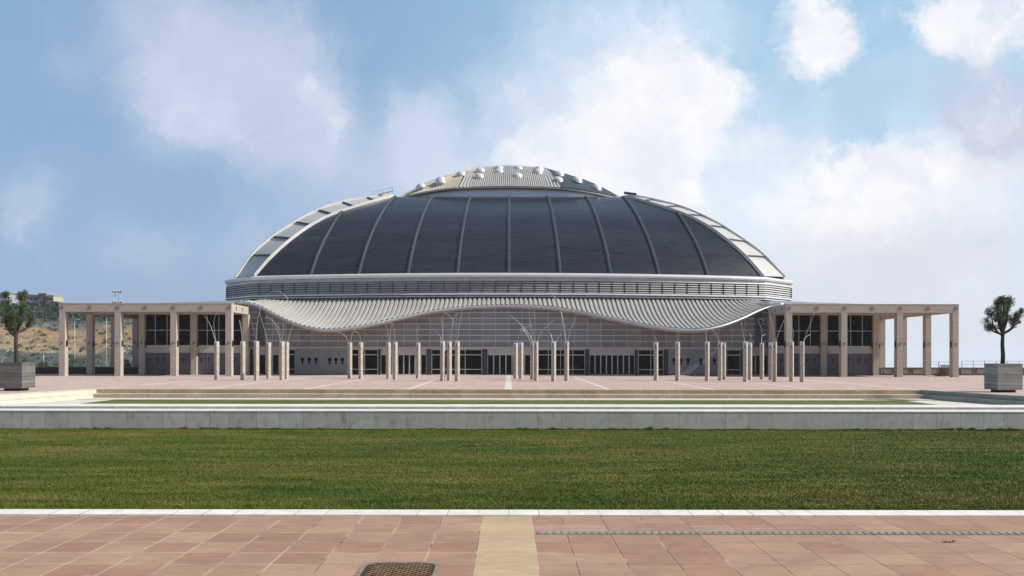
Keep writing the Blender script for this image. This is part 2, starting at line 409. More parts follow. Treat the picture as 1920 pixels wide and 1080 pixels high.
# parapets round the plaza
def parapet(x0,x1,y,h,lab,base=0):
    t=thing('parapet_wall',lab,'wall',((x0+x1)/2,y,base))
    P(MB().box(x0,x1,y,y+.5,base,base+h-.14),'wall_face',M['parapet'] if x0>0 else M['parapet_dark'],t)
    P(MB().box(x0-.0,x1+.0,y-.06,y+.56,base+h-.14,base+h),'coping',M['coping'],t)
    x=x0+1.2
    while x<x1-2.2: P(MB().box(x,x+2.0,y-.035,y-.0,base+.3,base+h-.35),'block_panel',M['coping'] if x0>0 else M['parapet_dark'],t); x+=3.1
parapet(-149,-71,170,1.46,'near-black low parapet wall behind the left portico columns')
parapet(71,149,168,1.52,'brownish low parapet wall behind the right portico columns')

# ------------------------------------------------------------------ drain, cover, weeds
d=thing('drain_channel','long slotted metal drain across the right paving','drain',(15,18.9,0))
P(MB().box(.6,40,18.78,19.06,-.1,.005),'channel',simple('channel_iron',(.17,.155,.14),.8,0,.3,3),d)
m=MB(); x=.66
while x<34: m.hexa([(x,18.79,.005),(x+.09,18.79,.005),(x+.14,19.05,.005),(x+.05,19.05,.005),(x,18.79,.016),(x+.09,18.79,.016),(x+.14,19.05,.016),(x+.05,19.05,.016)]); x+=.165
gm=simple('drain_grate_metal',(.28,.265,.245),.6,.1,.25,1.5)
o=P(m,'grate_bars',gm,d)
cv=thing('manhole_cover','brown rusty patterned manhole cover set in the pink paving','manhole cover',(-2,15.62,0))
def rrect(cx,cy,w,h,r,n=4):
    o=[]
    for sx,sy,a0 in ((1,-1,-90),(1,1,0),(-1,1,90),(-1,-1,180)):
        for k in range(n+1):
            a=math.radians(a0+90*k/n); o.append((cx+sx*(w/2-r)+r*math.cos(a),cy+sy*(h/2-r)+r*math.sin(a)))
    return o
def ring_mesh(o,i,z0,z1):
    m=MB(); n=len(o)
    for a,b in ((o,i),):
        for k in range(n):
            j=(k+1)%n
            m.hexa([(*a[k],z0),(*a[j],z0),(*b[j],z0),(*b[k],z0),(*a[k],z1),(*a[j],z1),(*b[j],z1),(*b[k],z1)])
    return m
rust=simple('rusty_iron',(.20,.115,.055),.75,.2,.4,9,c2=(.30,.19,.09)); rustd=simple('dark_rust',(.045,.022,.012),.9,0,.3,9)
P(ring_mesh(rrect(-1.985,15.62,1.46,1.3,.3),rrect(-1.985,15.62,1.28,1.12,.25),-.02,.012),'rim',simple('worn_frame_metal',(.30,.24,.17),.6,.2,.3,6),cv)
P(MB().prism(rrect(-1.985,15.62,1.285,1.125,.25),-.03,.003),'base_plate',rustd,cv)
m=MB()
for r in range(17):
    yy=15.62-.5+r*.0625
    for k in range(9):
        xx=-1.985-.56+k*.14+(.07 if r%2 else 0)
        if abs(xx+.03+1.985)>.57: continue
        if abs(yy-15.62)>.40 and abs(xx+.03+1.985)>.46: continue
        m.hexa([(xx,yy,.003),(xx+.105,yy-.022,.003),(xx+.105,yy+.014,.003),(xx,yy+.036,.003),(xx,yy,.016),(xx+.105,yy-.022,.016),(xx+.105,yy+.014,.016),(xx,yy+.036,.016)])
P(m,'raised_tread',rust,cv)
def leafmass(mb,c,r,n,size,flat=1.0,dirn=None):
    c=Vector(c)
    for _ in range(n):
        v=Vector((random.gauss(0,1),random.gauss(0,1),random.gauss(0,1))); v.normalize(); v*=r*random.random()**.45; v.z*=flat
        p=c+v; a=Vector((random.gauss(0,1),random.gauss(0,1),random.gauss(0,1))).normalized(); b=a.cross(Vector((random.gauss(0,1),random.gauss(0,1),random.gauss(0,1)))).normalized()
        s_=size*random.uniform(.6,1.3)
        mb.poly([p-a*s_,p+b*s_*.35,p+a*s_,p-b*s_*.35])
m=MB()
for k in range(5): leafmass(m,(9.05+.06*k,18.05+random.uniform(-.03,.03),.02),.04,12,.022,.5)
tag(m.build('weed_tuft',M['leaf']),'small green weed growing in a joint of the right paving','weed')

# grass blades (numpy mesh)
def grass(n,x0f,y0,y1,hmin,hmax,wd,name,mode='lawn'):
    y=np.random.uniform(y0,y1,n) if mode!='wall' else y1-np.abs(np.random.normal(0,.05,n))
    if mode=='lawn': y=y0+(y1-y0)*np.random.rand(n)**1.15
    x=np.random.uniform(-1,1,n)*(y*.61+1.0)
    h=np.random.uniform(hmin,hmax,n)
    if mode=='wall':
        h*=.5+1.1*(np.random.rand(4000)[((x+200)/.22).astype(int)%4000])**2*(.6+.5*np.sin(x*.31)+.4*np.sin(x*1.1))
    if mode=='edge': h*=1
    a=np.random.uniform(0,np.pi*2,n); lx=np.random.normal(0,.5,n)*h; ly=np.random.normal(0,.5,n)*h
    w_=wd*np.random.uniform(.6,1.4,n)
    v=np.zeros((n,3,3),np.float32)
    v[:,0,0]=x-np.cos(a)*w_; v[:,0,1]=y-np.sin(a)*w_; v[:,0,2]=-.005
    v[:,1,0]=x+np.cos(a)*w_; v[:,1,1]=y+np.sin(a)*w_; v[:,1,2]=-.005
    v[:,2,0]=x+lx; v[:,2,1]=y+ly; v[:,2,2]=h
    me=bpy.data.meshes.new(name); me.vertices.add(3*n); me.vertices.foreach_set('co',v.ravel())
    me.loops.add(3*n); me.loops.foreach_set('vertex_index',np.arange(3*n,dtype=np.int32))
    me.polygons.add(n); me.polygons.foreach_set('loop_start',np.arange(0,3*n,3,dtype=np.int32)); me.polygons.foreach_set('loop_total',np.full(n,3,np.int32))
    me.update(calc_edges=True); me.materials.append(M['blade'])
    o=bpy.data.objects.new(name,me); COL.objects.link(o); return o
tag(grass(420000,0,21.62,45.0,.025,.06,.011,'grass'),'short mown green and yellowish grass of the broad lawn','grass',kind='stuff')
tag(grass(26000,0,44.7,45.03,.05,.12,.014,'grass_fringe','wall'),'uneven dark grass fringe along the foot of the grey wall','grass',kind='stuff')

# ------------------------------------------------------------------ arena
A=thing('arena','large domed sports arena with dark tiled roof shell and wavy ribbed canopy','arena',(0,225,0))
def PA(mb,name,mat,lab=None): return P(mb,name,mat,A,lab)
def ringplan(off=0,n=26):
    half=[]
    for i in range(n+1):
        x=-54.2+108.4*i/n; half.append((x,174+8*(x/54.2)**2))
    pts=half[:]
    side=[]
    for i in range(13):
        t=i/12; y=191+68*t; x=62.5+5.5*math.sin(math.pi*t); side.append((x,y))
    pts+=side
    pts+=[(x,450-y) for x,y in reversed(half)]
    pts+=[(-x,450-y) for x,y in side]
    # offset outward
    m=len(pts); out=[]
    for i in range(m):
        p0=Vector(pts[i-1]);p1=Vector(pts[i]);p2=Vector(pts[(i+1)%m])
        n1=Vector(((p1-p0).y,-(p1-p0).x)).normalized(); n2=Vector(((p2-p1).y,-(p2-p1).x)).normalized()
        b=(n1+n2).normalized(); k=1/max(.5,b.dot(n1)); q=p1+b*off*k; out.append((q.x,q.y))
    return out
def sweep(profile,mb=None):  # profile: closed list of (off,z)
    mb=mb or MB(); plans=[ringplan(o) for o,z in profile]; n=len(plans[0])
    Pp=[[(plans[j][i][0],plans[j][i][1],profile[j][1]) for j in list(range(len(profile)))+[0]] for i in range(n)]
    return mb.grid(Pp,smooth=False,close=True,flip=True)
PA(sweep([(-1.2,15.0),(-1.2,20.2),(-1.5,20.2),(-1.5,15.0)]),'ring_wall',M['dark_gap'])
# rounded white fascia
PA(sweep([(-3.2,20.32),(-1.0,20.42),(-.35,20.36),(.1,20.15),(.2,19.85),(.05,19.55),(-.35,19.45),(-3.2,19.5)]),'fascia',M['white_metal'])
PA(sweep([(-1.1,19.46),(-.35,19.40),(-.15,18.75),(-1.1,18.7)]),'fascia',M['louver'],'grey sloping band under the white fascia')
lv=MB()
for k in range(5):
    z=18.52-k*.46
    sweep([(-.70,z+.14),(-.42,z+.10),(-.18,z-.22),(-.60,z-.20)],lv)
PA(lv,'louver_slats',M['louver'])
PA(sweep([(-1.1,16.35),(-.02,16.30),(.05,15.98),(-1.1,15.95)]),'lower_band',M['white_metal'])
PA(sweep([(-1.1,15.82),(-.15,15.78),(-.10,15.52),(-1.1,15.5)]),'lower_band',M['silver'],'grey lower rim')
PA(sweep([(-1.1,15.94),(-.75,15.94),(-.75,15.2),(-1.1,15.2)]),'soffit',M['rail_dark'])
for i in range(-20,21):
    x=i*2.62
    y=174+8*(x/54.2)**2
    PA(MB().box(x-.045,x+.045,y+.15,y+.4,16.36,18.65),'louver_post',M['rail_dark'])
for s in (-1,1):
    for k in range(2,3):
        x=s*(54.2+8.3*k/2*.98); y=182+9*k/2
        PA(MB().box(x-.06-(s>0)*.3,x+.06+(s<0)*.3,y,y+.4,16.36,18.65),'louver_post',M['rail_dark'])
# drum below the ring
dr=ringplan(-3.0); PA(MB().prism(dr,0,15.25),'drum_wall',M['panel_grey'])
# dome shell
PROF=[(177,20.3),(178.8,22.9),(180.8,25.3),(185,29.2),(192,34.3),(198,37.7),(204,40.55),(207,41.6)]
_L=[0]
for a,b in zip(PROF,PROF[1:]): _L.append(_L[-1]+math.hypot(b[0]-a[0],b[1]-a[1]))
_L=[l/_L[-1] for l in _L]
# smooth profile by catmull sampling
_sp=smoothpath([(l,p[0],p[1]) for l,p in zip(_L,PROF)],8)
def prof(t):
    for a,b in zip(_sp,_sp[1:]):
        if t<=b[0]+1e-9:
            k=(t-a[0])/max(1e-9,b[0]-a[0]); return a[1]+(b[1]-a[1])*k, a[2]+(b[2]-a[2])*k
    return _sp[-1][1],_sp[-1][2]
def SH(u,t,lift=0):
    y,z=prof(t); 
    if lift:
        y2,z2=prof(min(1,t+.02)); y1,z1=prof(max(0,t-.02)); dy,dz=y2-y1,z2-z1; l=math.hypot(dy,dz); y-=dz/l*lift; z+=dy/l*lift
    return (u*(1-.125*t), y+5.5*(u/54)**2*(1-t)**1.0, z)
C1px=[(479,514),(517,477),(552,447),(581,426),(610,410),(639,398),(680,385),(709,376.5),(738,370)]
bnd=[]
for px,py in C1px[1:-1]:
    lo,hi=0,1
    for _ in range(40):
        t=(lo+hi)/2; y,z=prof(t); u=-45
        for _ in range(20):
            Yp=SH(u,t)[1]; u=X(px,Yp)/(1-.125*t)
        Yp=SH(u,t)[1]
        if HY-(z-EYE)*F/Yp>py: lo=t
        else: hi=t
    bnd.append((abs(u),t))
bnd=[(53.3,0.0)]+bnd+[(31.2,1.0)]
def u_of(t):
    for a,b in zip(bnd,bnd[1:]):
        if a[1]<=t<=b[1]+1e-9:
            k=(t-a[1])/max(1e-9,b[1]-a[1]); return a[0]+(b[0]-a[0])*k
    return 31.2
def tmax(u):
    u=abs(u)
    if u<=31.2: return 1.0
    lo,hi=0,1
    for _ in range(30):
        m_=(lo+hi)/2
        if u_of(m_)>u: lo=m_
        else: hi=m_
    return lo
ribs=[-41.2,-31.0,-20.7,-10.5,0,10.5,20.9,31.0,41.4]
edges=[-53.3]+ribs+[53.3]
def mir(p): return (p[0],450-p[1],p[2])
for a,b in zip(edges,edges[1:]):
    for back in (0,1):
        nU=8; nT=28; Pp=[]
        for i in range(nU+1):
            u=a+(b-a)*i/nU; tm=tmax(u); Pp.append([SH(u,tm*j/nT) for j in range(nT+1)])
        if back: Pp=[[mir(p) for p in r] for r in Pp]
        mm=MB().grid(Pp,True,flip=not back)
        if not back: PA(mm,'roof_shell_panel',M['shell'])
        else: PA(mm,'rear_roof_shell_panel',M['shell'])
for u in ribs:
    tm=tmax(u)-.004; n=30
    def strip(d0,d1,h0,h1):
        Pp=[]
        for j in range(n+1):
            t=tm*j/n; q=[]
            for d,h in ((d0,h0),(d0,h1),(d1,h1),(d1,h0),(d0,h0)):
                p=SH(u,t,h); q.append((p[0]+d,p[1],p[2]))
            Pp.append(q)
        return MB().grid(Pp,False)
    rb=PA(strip(-.34,.28,-.1,.26),'roof_rib',M['rail_dark'])
    lad=strip(.13,.24,.25,.38); l2=strip(-.10,-.02,.25,.36); lad.v,lad.f,lad.sm=lad.v+l2.v,lad.f+[tuple(i+len(lad.v) for i in f) for f in l2.f],lad.sm+l2.sm
    for j in range(1,36):
        t=tm*j/36; p=SH(u,t,.38); lad.beam((p[0]-.08,p[1],p[2]),(p[0]+.2,p[1],p[2]),.09,.10)
    o=lad.build('ladder_rail',M['rail_light'],rb)
# corner strips
C1=[SH(-u_of(t),t,0) for t in [i/32 for i in range(33)]]
C2k=smoothpath([(-59,188,20.3),(-55.2,192,27.2),(-49.5,197,33.1),(-43.5,202,37.7),(-37.2,207,40.7),(-28.7,213,43.1)],10)
def resamp(pts,n):
    pts=[Vector(p) for p in pts]; L=[0]
    for a,b in zip(pts,pts[1:]): L.append(L[-1]+(b-a).length)
    out=[]; j=0
    for i in range(n+1):
        s_=L[-1]*i/n
        while j<len(L)-2 and L[j+1]<s_: j+=1
        k=(s_-L[j])/max(1e-9,L[j+1]-L[j]); out.append(pts[j].lerp(pts[j+1],k))
    return out
C2r=[(-X(px,Y),Y,Z(py,Y)) for px,py,Y in ((1468,520,188),(1426.5,477,192),(1383,445,197),(1339,417.5,201),(1281,391,206),(1222,375,210),(1175,366.5,213))]
C1=resamp(C1,42); C2L=resamp(C2k,42); C2R=resamp(smoothpath(C2r,8),42); C2=C2L
def xf(p,sx,back): 
    return (sx*p[0], 450-p[1] if back else p[1], p[2])
for back in (0,1):
    for sx in (1,-1):
        fl=(sx<0)^bool(back); C2=C2L if sx>0 else C2R
        for s_ in range(7):
            i0=s_*6; Pp=[]
            for i in range(i0,i0+7):
                lift=.30*(1-(i-i0)/6)
                row=[]
                for k in range(5):
                    q=C1[i].lerp(C2[i],k/4); q=q+Vector((-.5,-.55,.65))*(lift+ .5*math.sin(math.pi*k/4)*.0)
                    row.append(xf(q,sx,back))
                Pp.append(row)
            mm=MB().grid(Pp,True,flip=fl)
            a=C1[i0].lerp(C2[i0],.04)+Vector((-.5,-.55,.65))*.2; b=C1[i0].lerp(C2[i0],.96)+Vector((-.5,-.55,.65))*.2
            o=PA(mm,'corner_roof_panel' if not back else 'rear_corner_roof_panel',M['strip'])
            if s_ and not back:
                bb=MB().beam(xf(a,sx,back),xf(b,sx,back),.18,.42,up=(-.5*sx,-.5,.7)); q=bb.build('step_joint',M['rail_dark'],o)
        for Cc,nm,rr in ((C1,'corner_edge_rail',.34),(C2,'corner_edge_rail',.40)):
            rows_=[]
            for c in Cc:
                nn=Vector((-.5,-.5,.7)); tt=Vector((-.75,.55,-.1)); q=[]
                for a_,h_ in ((.02,-.2),(.02,.62),(.30,.62),(.30,-.2),(.02,-.2)): q.append(xf(c+tt*a_+nn*h_,sx,back))
                rows_.append(q)
            PA(MB().grid(rows_,False,flip=fl),nm,M['strip_edge'])
for sx in (1,-1):
    Pp=[]; C2=C2L if sx>0 else C2R
    for i in range(0,43,2):
        a=C2[i]; b=Vector(mir(a)); row=[]
        for k in range(17):
            t=k/16; q=a.lerp(b,t); w_=math.sin(math.pi*t); q=q+Vector((-9.0*(1-i/42.)**.8*w_,0,.6*w_*math.sin(math.pi*i/42.)))
            row.append(xf(q,sx,0))
        Pp.append(row)
    PA(MB().grid(Pp,True,flip=(sx<0)),'side_roof_shell',M['shell'])
# roof deck under the cap
T=[(-27.3,207,41.6),(27.3,207,41.6),(28.7,213,43.1),(28.7,237,43.1),(27.3,243,41.6),(-27.3,243,41.6),(-28.7,237,43.1),(-28.7,213,43.1)]
m=MB(); c=(0,225,43.4)
for i in range(8): m.poly([T[i],T[(i+1)%8],c])
PA(m,'roof_deck',M['strip'])
# cap
EB=[]
def capz(x): return 41.95+1.55*(1-(x/27.5)**2)
front=[(x,206.3+ (6.7)*(max(0,abs(x)-12.1)/15.4)**1.6,capz(x)) for x in [-27.5+55*i/30 for i in range(31)]]
fas=MB().grid([[ (p[0]*.985,p[1]+.9,41.2+ (1.0 if abs(p[0])>24 else 0)*0),(p[0]*.985,p[1]+.9,p[2]-.02)] for p in front],True,flip=True)
PA(fas,'cap_fascia',M['fascia_blue'])
PA(MB().tube([(p[0],p[1]-.05,p[2]) for p in front],.17,6),'cap_eave',M['rail_dark'])
PA(MB().tube([(p[0],p[1]+.1,p[2]+.27) for p in front],.14,6),'cap_eave',M['strip_edge'])
def lerp3(a,b,t): return tuple(a[i]+(b[i]-a[i])*t for i in range(3))
TF=[(-9.2,222,51.4),(9.2,222,51.4)]
def facet(bottom,top,n,name,lab,bulge=.9,back=False,rh=.34,capmat=None):
    # bottom/top curves sampled, ribbed surface between them
    Pp=[]; m_=14
    nb=len(bottom)
    def samp(c,t):
        k=t*(len(c)-1); i=min(int(k),len(c)-2); return Vector(lerp3(c[i],c[i+1],k-i))
    nrm=None; rows=[]
    for i in range(n):
        for f,h in ((0,0),(.5,0),(.5,1),(1,1)):
            t=min(1,(i+f)/n); row=[]
            for j in range(m_+1):
                v=j/m_; p=samp(bottom,t).lerp(samp(top,t),v)
                out=Vector((p.x*.035,-1,1.6)) 
                out.normalize(); p=p+out*(bulge*math.sin(math.pi*v)+rh*h)
                row.append(xf(p,1,back))
            rows.append(row)
    return MB().grid(rows,False,flip=not back)
fc=[p for p in front if abs(p[0])<=12.2]; fc=[(-12.2,206.3,capz(12.2))]+fc[1:-1]+[(12.2,206.3,capz(12.2))]
fl_=[p for p in front if p[0]<-12.2]+[fc[0]]; fr=[(-p[0],p[1],p[2]) for p in fl_[::-1]]
up=.27
fc=[(a,b,c_+up) for a,b,c_ in fc]; fl_=[(a,b,c_+up) for a,b,c_ in fl_]; fr=[(a,b,c_+up) for a,b,c_ in fr]
TL=[(-11.0,224.5,51.2),(-9.2,222,51.6)]; TC=[(-9.2,222,51.6),(0,221.5,52.3),(9.2,222,51.6)]; TR=[(9.2,222,51.6),(11.0,224.5,51.2)]
for back in (False,True):
    pre='' if not back else 'rear_'
    PA(facet(fc,TC,44,'','',.7,back),pre+'cap_facet',M['cap_rib'],None)
    PA(facet(fl_,TL,26,'','',1.0,back),pre+'cap_facet',M['cap_lit'],'left facet of the roof cap, coloured beige for sunlight' if not back else None)
    PA(facet(fr,TR,26,'','',1.0,back),pre+'cap_facet',M['cap_shaded'],'right facet of the roof cap, coloured dark for shade' if not back else None)
m=MB()
tp=[(-9.2,222,51.6),(0,221.5,52.3),(9.2,222,51.6),(11,224.5,51.2),(11,225.5,51.2),(9.2,228,51.6),(0,228.5,52.3),(-9.2,228,51.6),(-11,225.5,51.2),(-11,224.5,51.2)]
for i in range(len(tp)): m.poly([tp[i],tp[(i+1)%len(tp)],(0,225,52.9)])
PA(m,'cap_top',M['cap_rib'])
# side ends of the cap
for s in (-1,1):
    a=(s*27.5,213,capz(27.5)+up); b=(s*27.5,237,capz(27.5)+up); c=(s*11,225.5,51.2); d_=(s*11,224.5,51.2)
    m=MB(); m.poly([a,b,c,d_] if s>0 else [d_,c,b,a]); PA(m,'cap_end',M['cap_rib'])
def sky_pt(px,py):
    # find the point on the cap roughly: ray-march along the view against an analytic tent
    best=None
    for i in range(400):
        Y=205+i*.06; x=X(px,Y); z=Z(py,Y)
        v=min(1,max(0,(Y-206.3-6.7*(max(0,abs(x)-12.1)/15.4)**1.6)/(15.5)))
        base=capz(x)+up
        h=base+(51.9-base)*v+.8*math.sin(math.pi*v)
        if z<h: return (x,Y,h)
    return None
sk=[(789,350),(827,342),(898,331),(935,322),(970,330),(1008,322),(1046,337),(1118,352),(864,327),(900,320),(935,316),(971,316),(1010,317),(1048,326),(1082,338),(826,337)]
for px,py in sk:
    p=None; q=py+3
    while p is None and q<py+14: p=sky_pt(px,q); q+=1
    if p is None: continue
    n_=Vector((p[0]*.02,-.35,1)).normalized()
    c=Vector(p)-n_*.1
    so=PA(MB().dome(c+n_*.42,1.22,.85,16,6,tuple(n_)),'skylight',M['white_metal'])
    MB().cyl(c,1.28,1.22,.44,16,tuple(n_)).build('collar',M['silver'],so)
# small maintenance railing at the left shoulder
m=MB()
for k in range(5):
    x=-33.0+k*1.15; y=211; z=41.9+k*.28; m.beam((x,y,z),(x,y,z+1.7),.07,.07)
m.beam((-33.2,211,42.5),(-28.2,211,43.7),.6,.16); m.beam((-33.2,211,43.5),(-28.2,211,44.7),.05,.05)
PA(m,'maintenance_rail',M['galv'])
m=MB().beam((27.6,207.5,42.7),(30.4,206.8,42.2),.8,.5); PA(m,'gutter_end',M['rail_dark'])

# canopy
edge_px=[(436,566.5),(465,568.5),(485,574),(505,584),(530,597),(560,609),(590,616),(615,618),(645,616),(690,609),(740,598),(800,585),(860,577),(905,574),(952,573),(1000,574.5),(1045,578),(1100,587),(1150,597),(1200,607),(1240,613.5),(1270,616.5),(1300,617.5),(1330,615),(1362,607),(1395,594),(1420,582),(1445,573),(1472,567.5)]
ed=smoothpath([(a,b,0) for a,b in edge_px],5); EX=[p[0] for p in ed]; EYY=[p[1] for p in ed]
def edge_pt(x):
    # solve for world x
    px=CX+x*F/163
    for _ in range(12):
        px=min(max(px,436),1472); py=float(np.interp(px,EX,EYY)); Y=165.6-7.0*min(1,max(0,(py-573)/44)); px=CX+x*F/Y
    return Vector((x,Y,Z(py,Y)))
XL,XR=-52.2,52.4
per=.93; nper=int((XR-XL)/per); rows=[]; ns=12
for i in range(nper):
    for f,h in ((0,0),(.52,0),(.52,1),(1,1)):
        x=XL+(i+f)*per; e=edge_pt(x); tY=174+8*min(1,(x/54.2)**2)+1.3; tz=15.35; row=[]
        tp_=Vector((x,tY,tz))
        for j in range(ns+1):
            v=j/ns; p=e.lerp(tp_,v); sag=-.9*math.sin(math.pi*v)*min(1,(tz-e.z)/5)
            n_=Vector((0,-(tz-e.z),(tY-e.y))).normalized(); p=p+n_*(sag+.27*h)
            row.append(tuple(p))
        rows.append(row)
PA(MB().grid(rows,False,flip=True),'canopy_roof',M['ribbed'])
xs=[XL+(XR-XL)*i/160 for i in range(161)]
ep=[edge_pt(x) for x in xs]
PA(MB().tube([p+Vector((0,-.12,-.12)) for p in ep],.25,8),'canopy_edge',M['silver'])
PA(MB().grid([[tuple(p+Vector((0,.1,-.3))),tuple(p+Vector((0,1.0,-.42)))] for p in ep],True),'canopy_soffit',M['louver'])
PA(MB().tube([p+Vector((0,.35,-.42)) for p in ep],.11,6),'canopy_edge',M['louver'],'thin second rim under the canopy edge')
# glazed wall
GY=167.0
def can_z(x,Y):
    e=edge_pt(x); tY=174+8*min(1,(x/54.2)**2)+1.3; v=max(0,(Y-e.y)/(tY-e.y)); return e.z+(15.35-e.z)*v-.25-.9*math.sin(math.pi*min(1,v))*min(1,(15.35-e.z)/5)
gx=[-50.4+100.8*i/120 for i in range(121)]
m=MB().grid([[(x,GY,4.9),(x,GY,can_z(x,GY)-.1)] for x in gx],False,flip=True)
gw=PA(m,'glazed_wall',M['frosted'])
mv=MB(); x=-48.07
while x<50: MB().box(x-.055,x+.055,GY-.09,GY+.02,5.45,can_z(x,GY)-.12).build('mullion',M['frame'],gw); x+=2.53
mh=MB(); z=5.45+1.1
while z<14:
    i=0
    while i<120:
        if can_z(gx[i],GY)>z+.3 :
            j=i
            while j<120 and can_z(gx[j+1],GY)>z+.3: j+=1
            if j>i:
                x0,x1=gx[i],gx[j]; mh.hexa([(x0,GY-.20,z-.10),(x1,GY-.20,z-.10),(x1,GY,z-.06),(x0,GY,z-.06),(x0,GY-.17,z+.04),(x1,GY-.17,z+.04),(x1,GY,z+.12),(x0,GY,z+.12)])
            i=j+1
        else: i+=1
    z+=1.1
mh.build('lapped_sill',M['white_metal'],gw)
PA(MB().box(-50.4,50.4,GY-.35,GY+.02,4.95,5.42),'header_band',M['header'])
for px in (490,1421):
    x=X(px,GY); PA(MB().box(x-.6,x+.6,GY-.32,GY+.0,5.42,12.4),'pilaster',M['panel_dark'])
PA(MB().box(-50.4,50.4,GY+.4,GY+.6,0,4.95),'entrance_backing',M['glass'])
# entrance bays
def bar(m,x0,x1,z0,z1,y=GY,d=.12): m.box(x0,x1,y-d,y,z0,z1)
def window_bay(p0,p1,n):
    x0,x1=X(p0,GY),X(p1,GY)
    f=MB()
    bar(f,x0,x0+.12,0,4.93); bar(f,x1-.12,x1,0,4.93)
    for z0,z1 in ((3.78,3.94),(.98,1.12),(0,.10),(4.80,4.93)): bar(f,x0+.12,x1-.12,z0,z1,GY-.003,.10)
    for k in range(1,n):
        x=x0+(x1-x0)*k/n; bar(f,x-.06,x+.06,.1,4.8,GY-.002,.11)
    o=PA(MB().box(x0,x1,GY+.05,GY+.1,0,4.93),'entrance_window',M['glass']); f.build('window_frame',M['frame'],o)
def door_bay(p0,p1,n):
    x0,x1=X(p0,GY),X(p1,GY)
    PA(MB().box(x0,x1,GY-.16,GY+.1,3.92,4.95),'door_header',M['header'])
    w_=(x1-x0)/n
    for k in range(n):
        a=x0+k*w_; b=a+w_; f=MB(); bar(f,a+.01,a+.11,0,3.92,GY-.02); bar(f,b-.11,b-.01,0,3.92,GY-.02); bar(f,a+.11,b-.11,3.80,3.92,GY-.021,.1); bar(f,a+.11,b-.11,0,.12,GY-.021,.1)
        o=PA(MB().box(a+.01,b-.01,GY+.05,GY+.09,0,3.92),'entrance_door',M['glass']); f.build('door_frame',M['frame'],o)
def pier(p0,p1): PA(MB().box(X(p0,GY),X(p1,GY),GY-.42,GY+.1,0,4.95),'dark_pier',M['pier'])
def keyholes(cxs,y,zc,parent,r=.36,mat=None,leg=.55):
    for c in cxs:
        pts=[]
        for k in range(15):
            a=math.radians(-62+304*k/14); pts.append((c+r*math.cos(a),zc+r*math.sin(a)))
        pts+= [(c-r*.40,zc-r-leg),(c+r*.40,zc-r-leg)]
        MB().prismY(pts,y-.03,y+.01).build('keyhole_opening',mat or M['glass'],parent)
def solid_panel(p0,p1,kpx):
    x0,x1=X(p0,GY),X(p1,GY); y=GY-.55
    o=PA(MB().box(x0,x1,y,GY+.1,0,4.95),'ticket_panel',M['panel_grey'])
    mm=MB(); x=x0+1.15
    while x<x1-.2: mm.box(x-.012,x+.012,y-.006,y+.003,.05,4.9); x+=1.15
    mm.build('panel_seam',M['panel_dark'],o)
    keyholes([X(k,y) for k in kpx],y,Z(674.5,y),o)
    # thin frame line at the foot
    MB().box(x0,x1,y-.03,y,0,.12).build('plinth',M['panel_dark'],o)
window_bay(809,904,3); window_bay(1005,1097,4); window_bay(659,709,2); window_bay(1196,1244,2); window_bay(540,554,1); window_bay(1362,1388,1)
door_bay(914,995,7); door_bay(1105,1190,8); door_bay(714,800,8); door_bay(474,536,5); door_bay(1392,1440,4)
for a,b in ((801,808),(905,913),(996,1004),(1098,1104),(1191,1195.5),(1245,1251.5),(653,658.5),(710,713),(536.5,539.5),(554.3,554.9),(1358.5,1361.5),(1388.5,1391.5)): pier(a,b)
solid_panel(555,652.5,[567,580,592.5,618,630,642]); solid_panel(1252,1358,[1264,1277,1290,1314.5,1339.5])

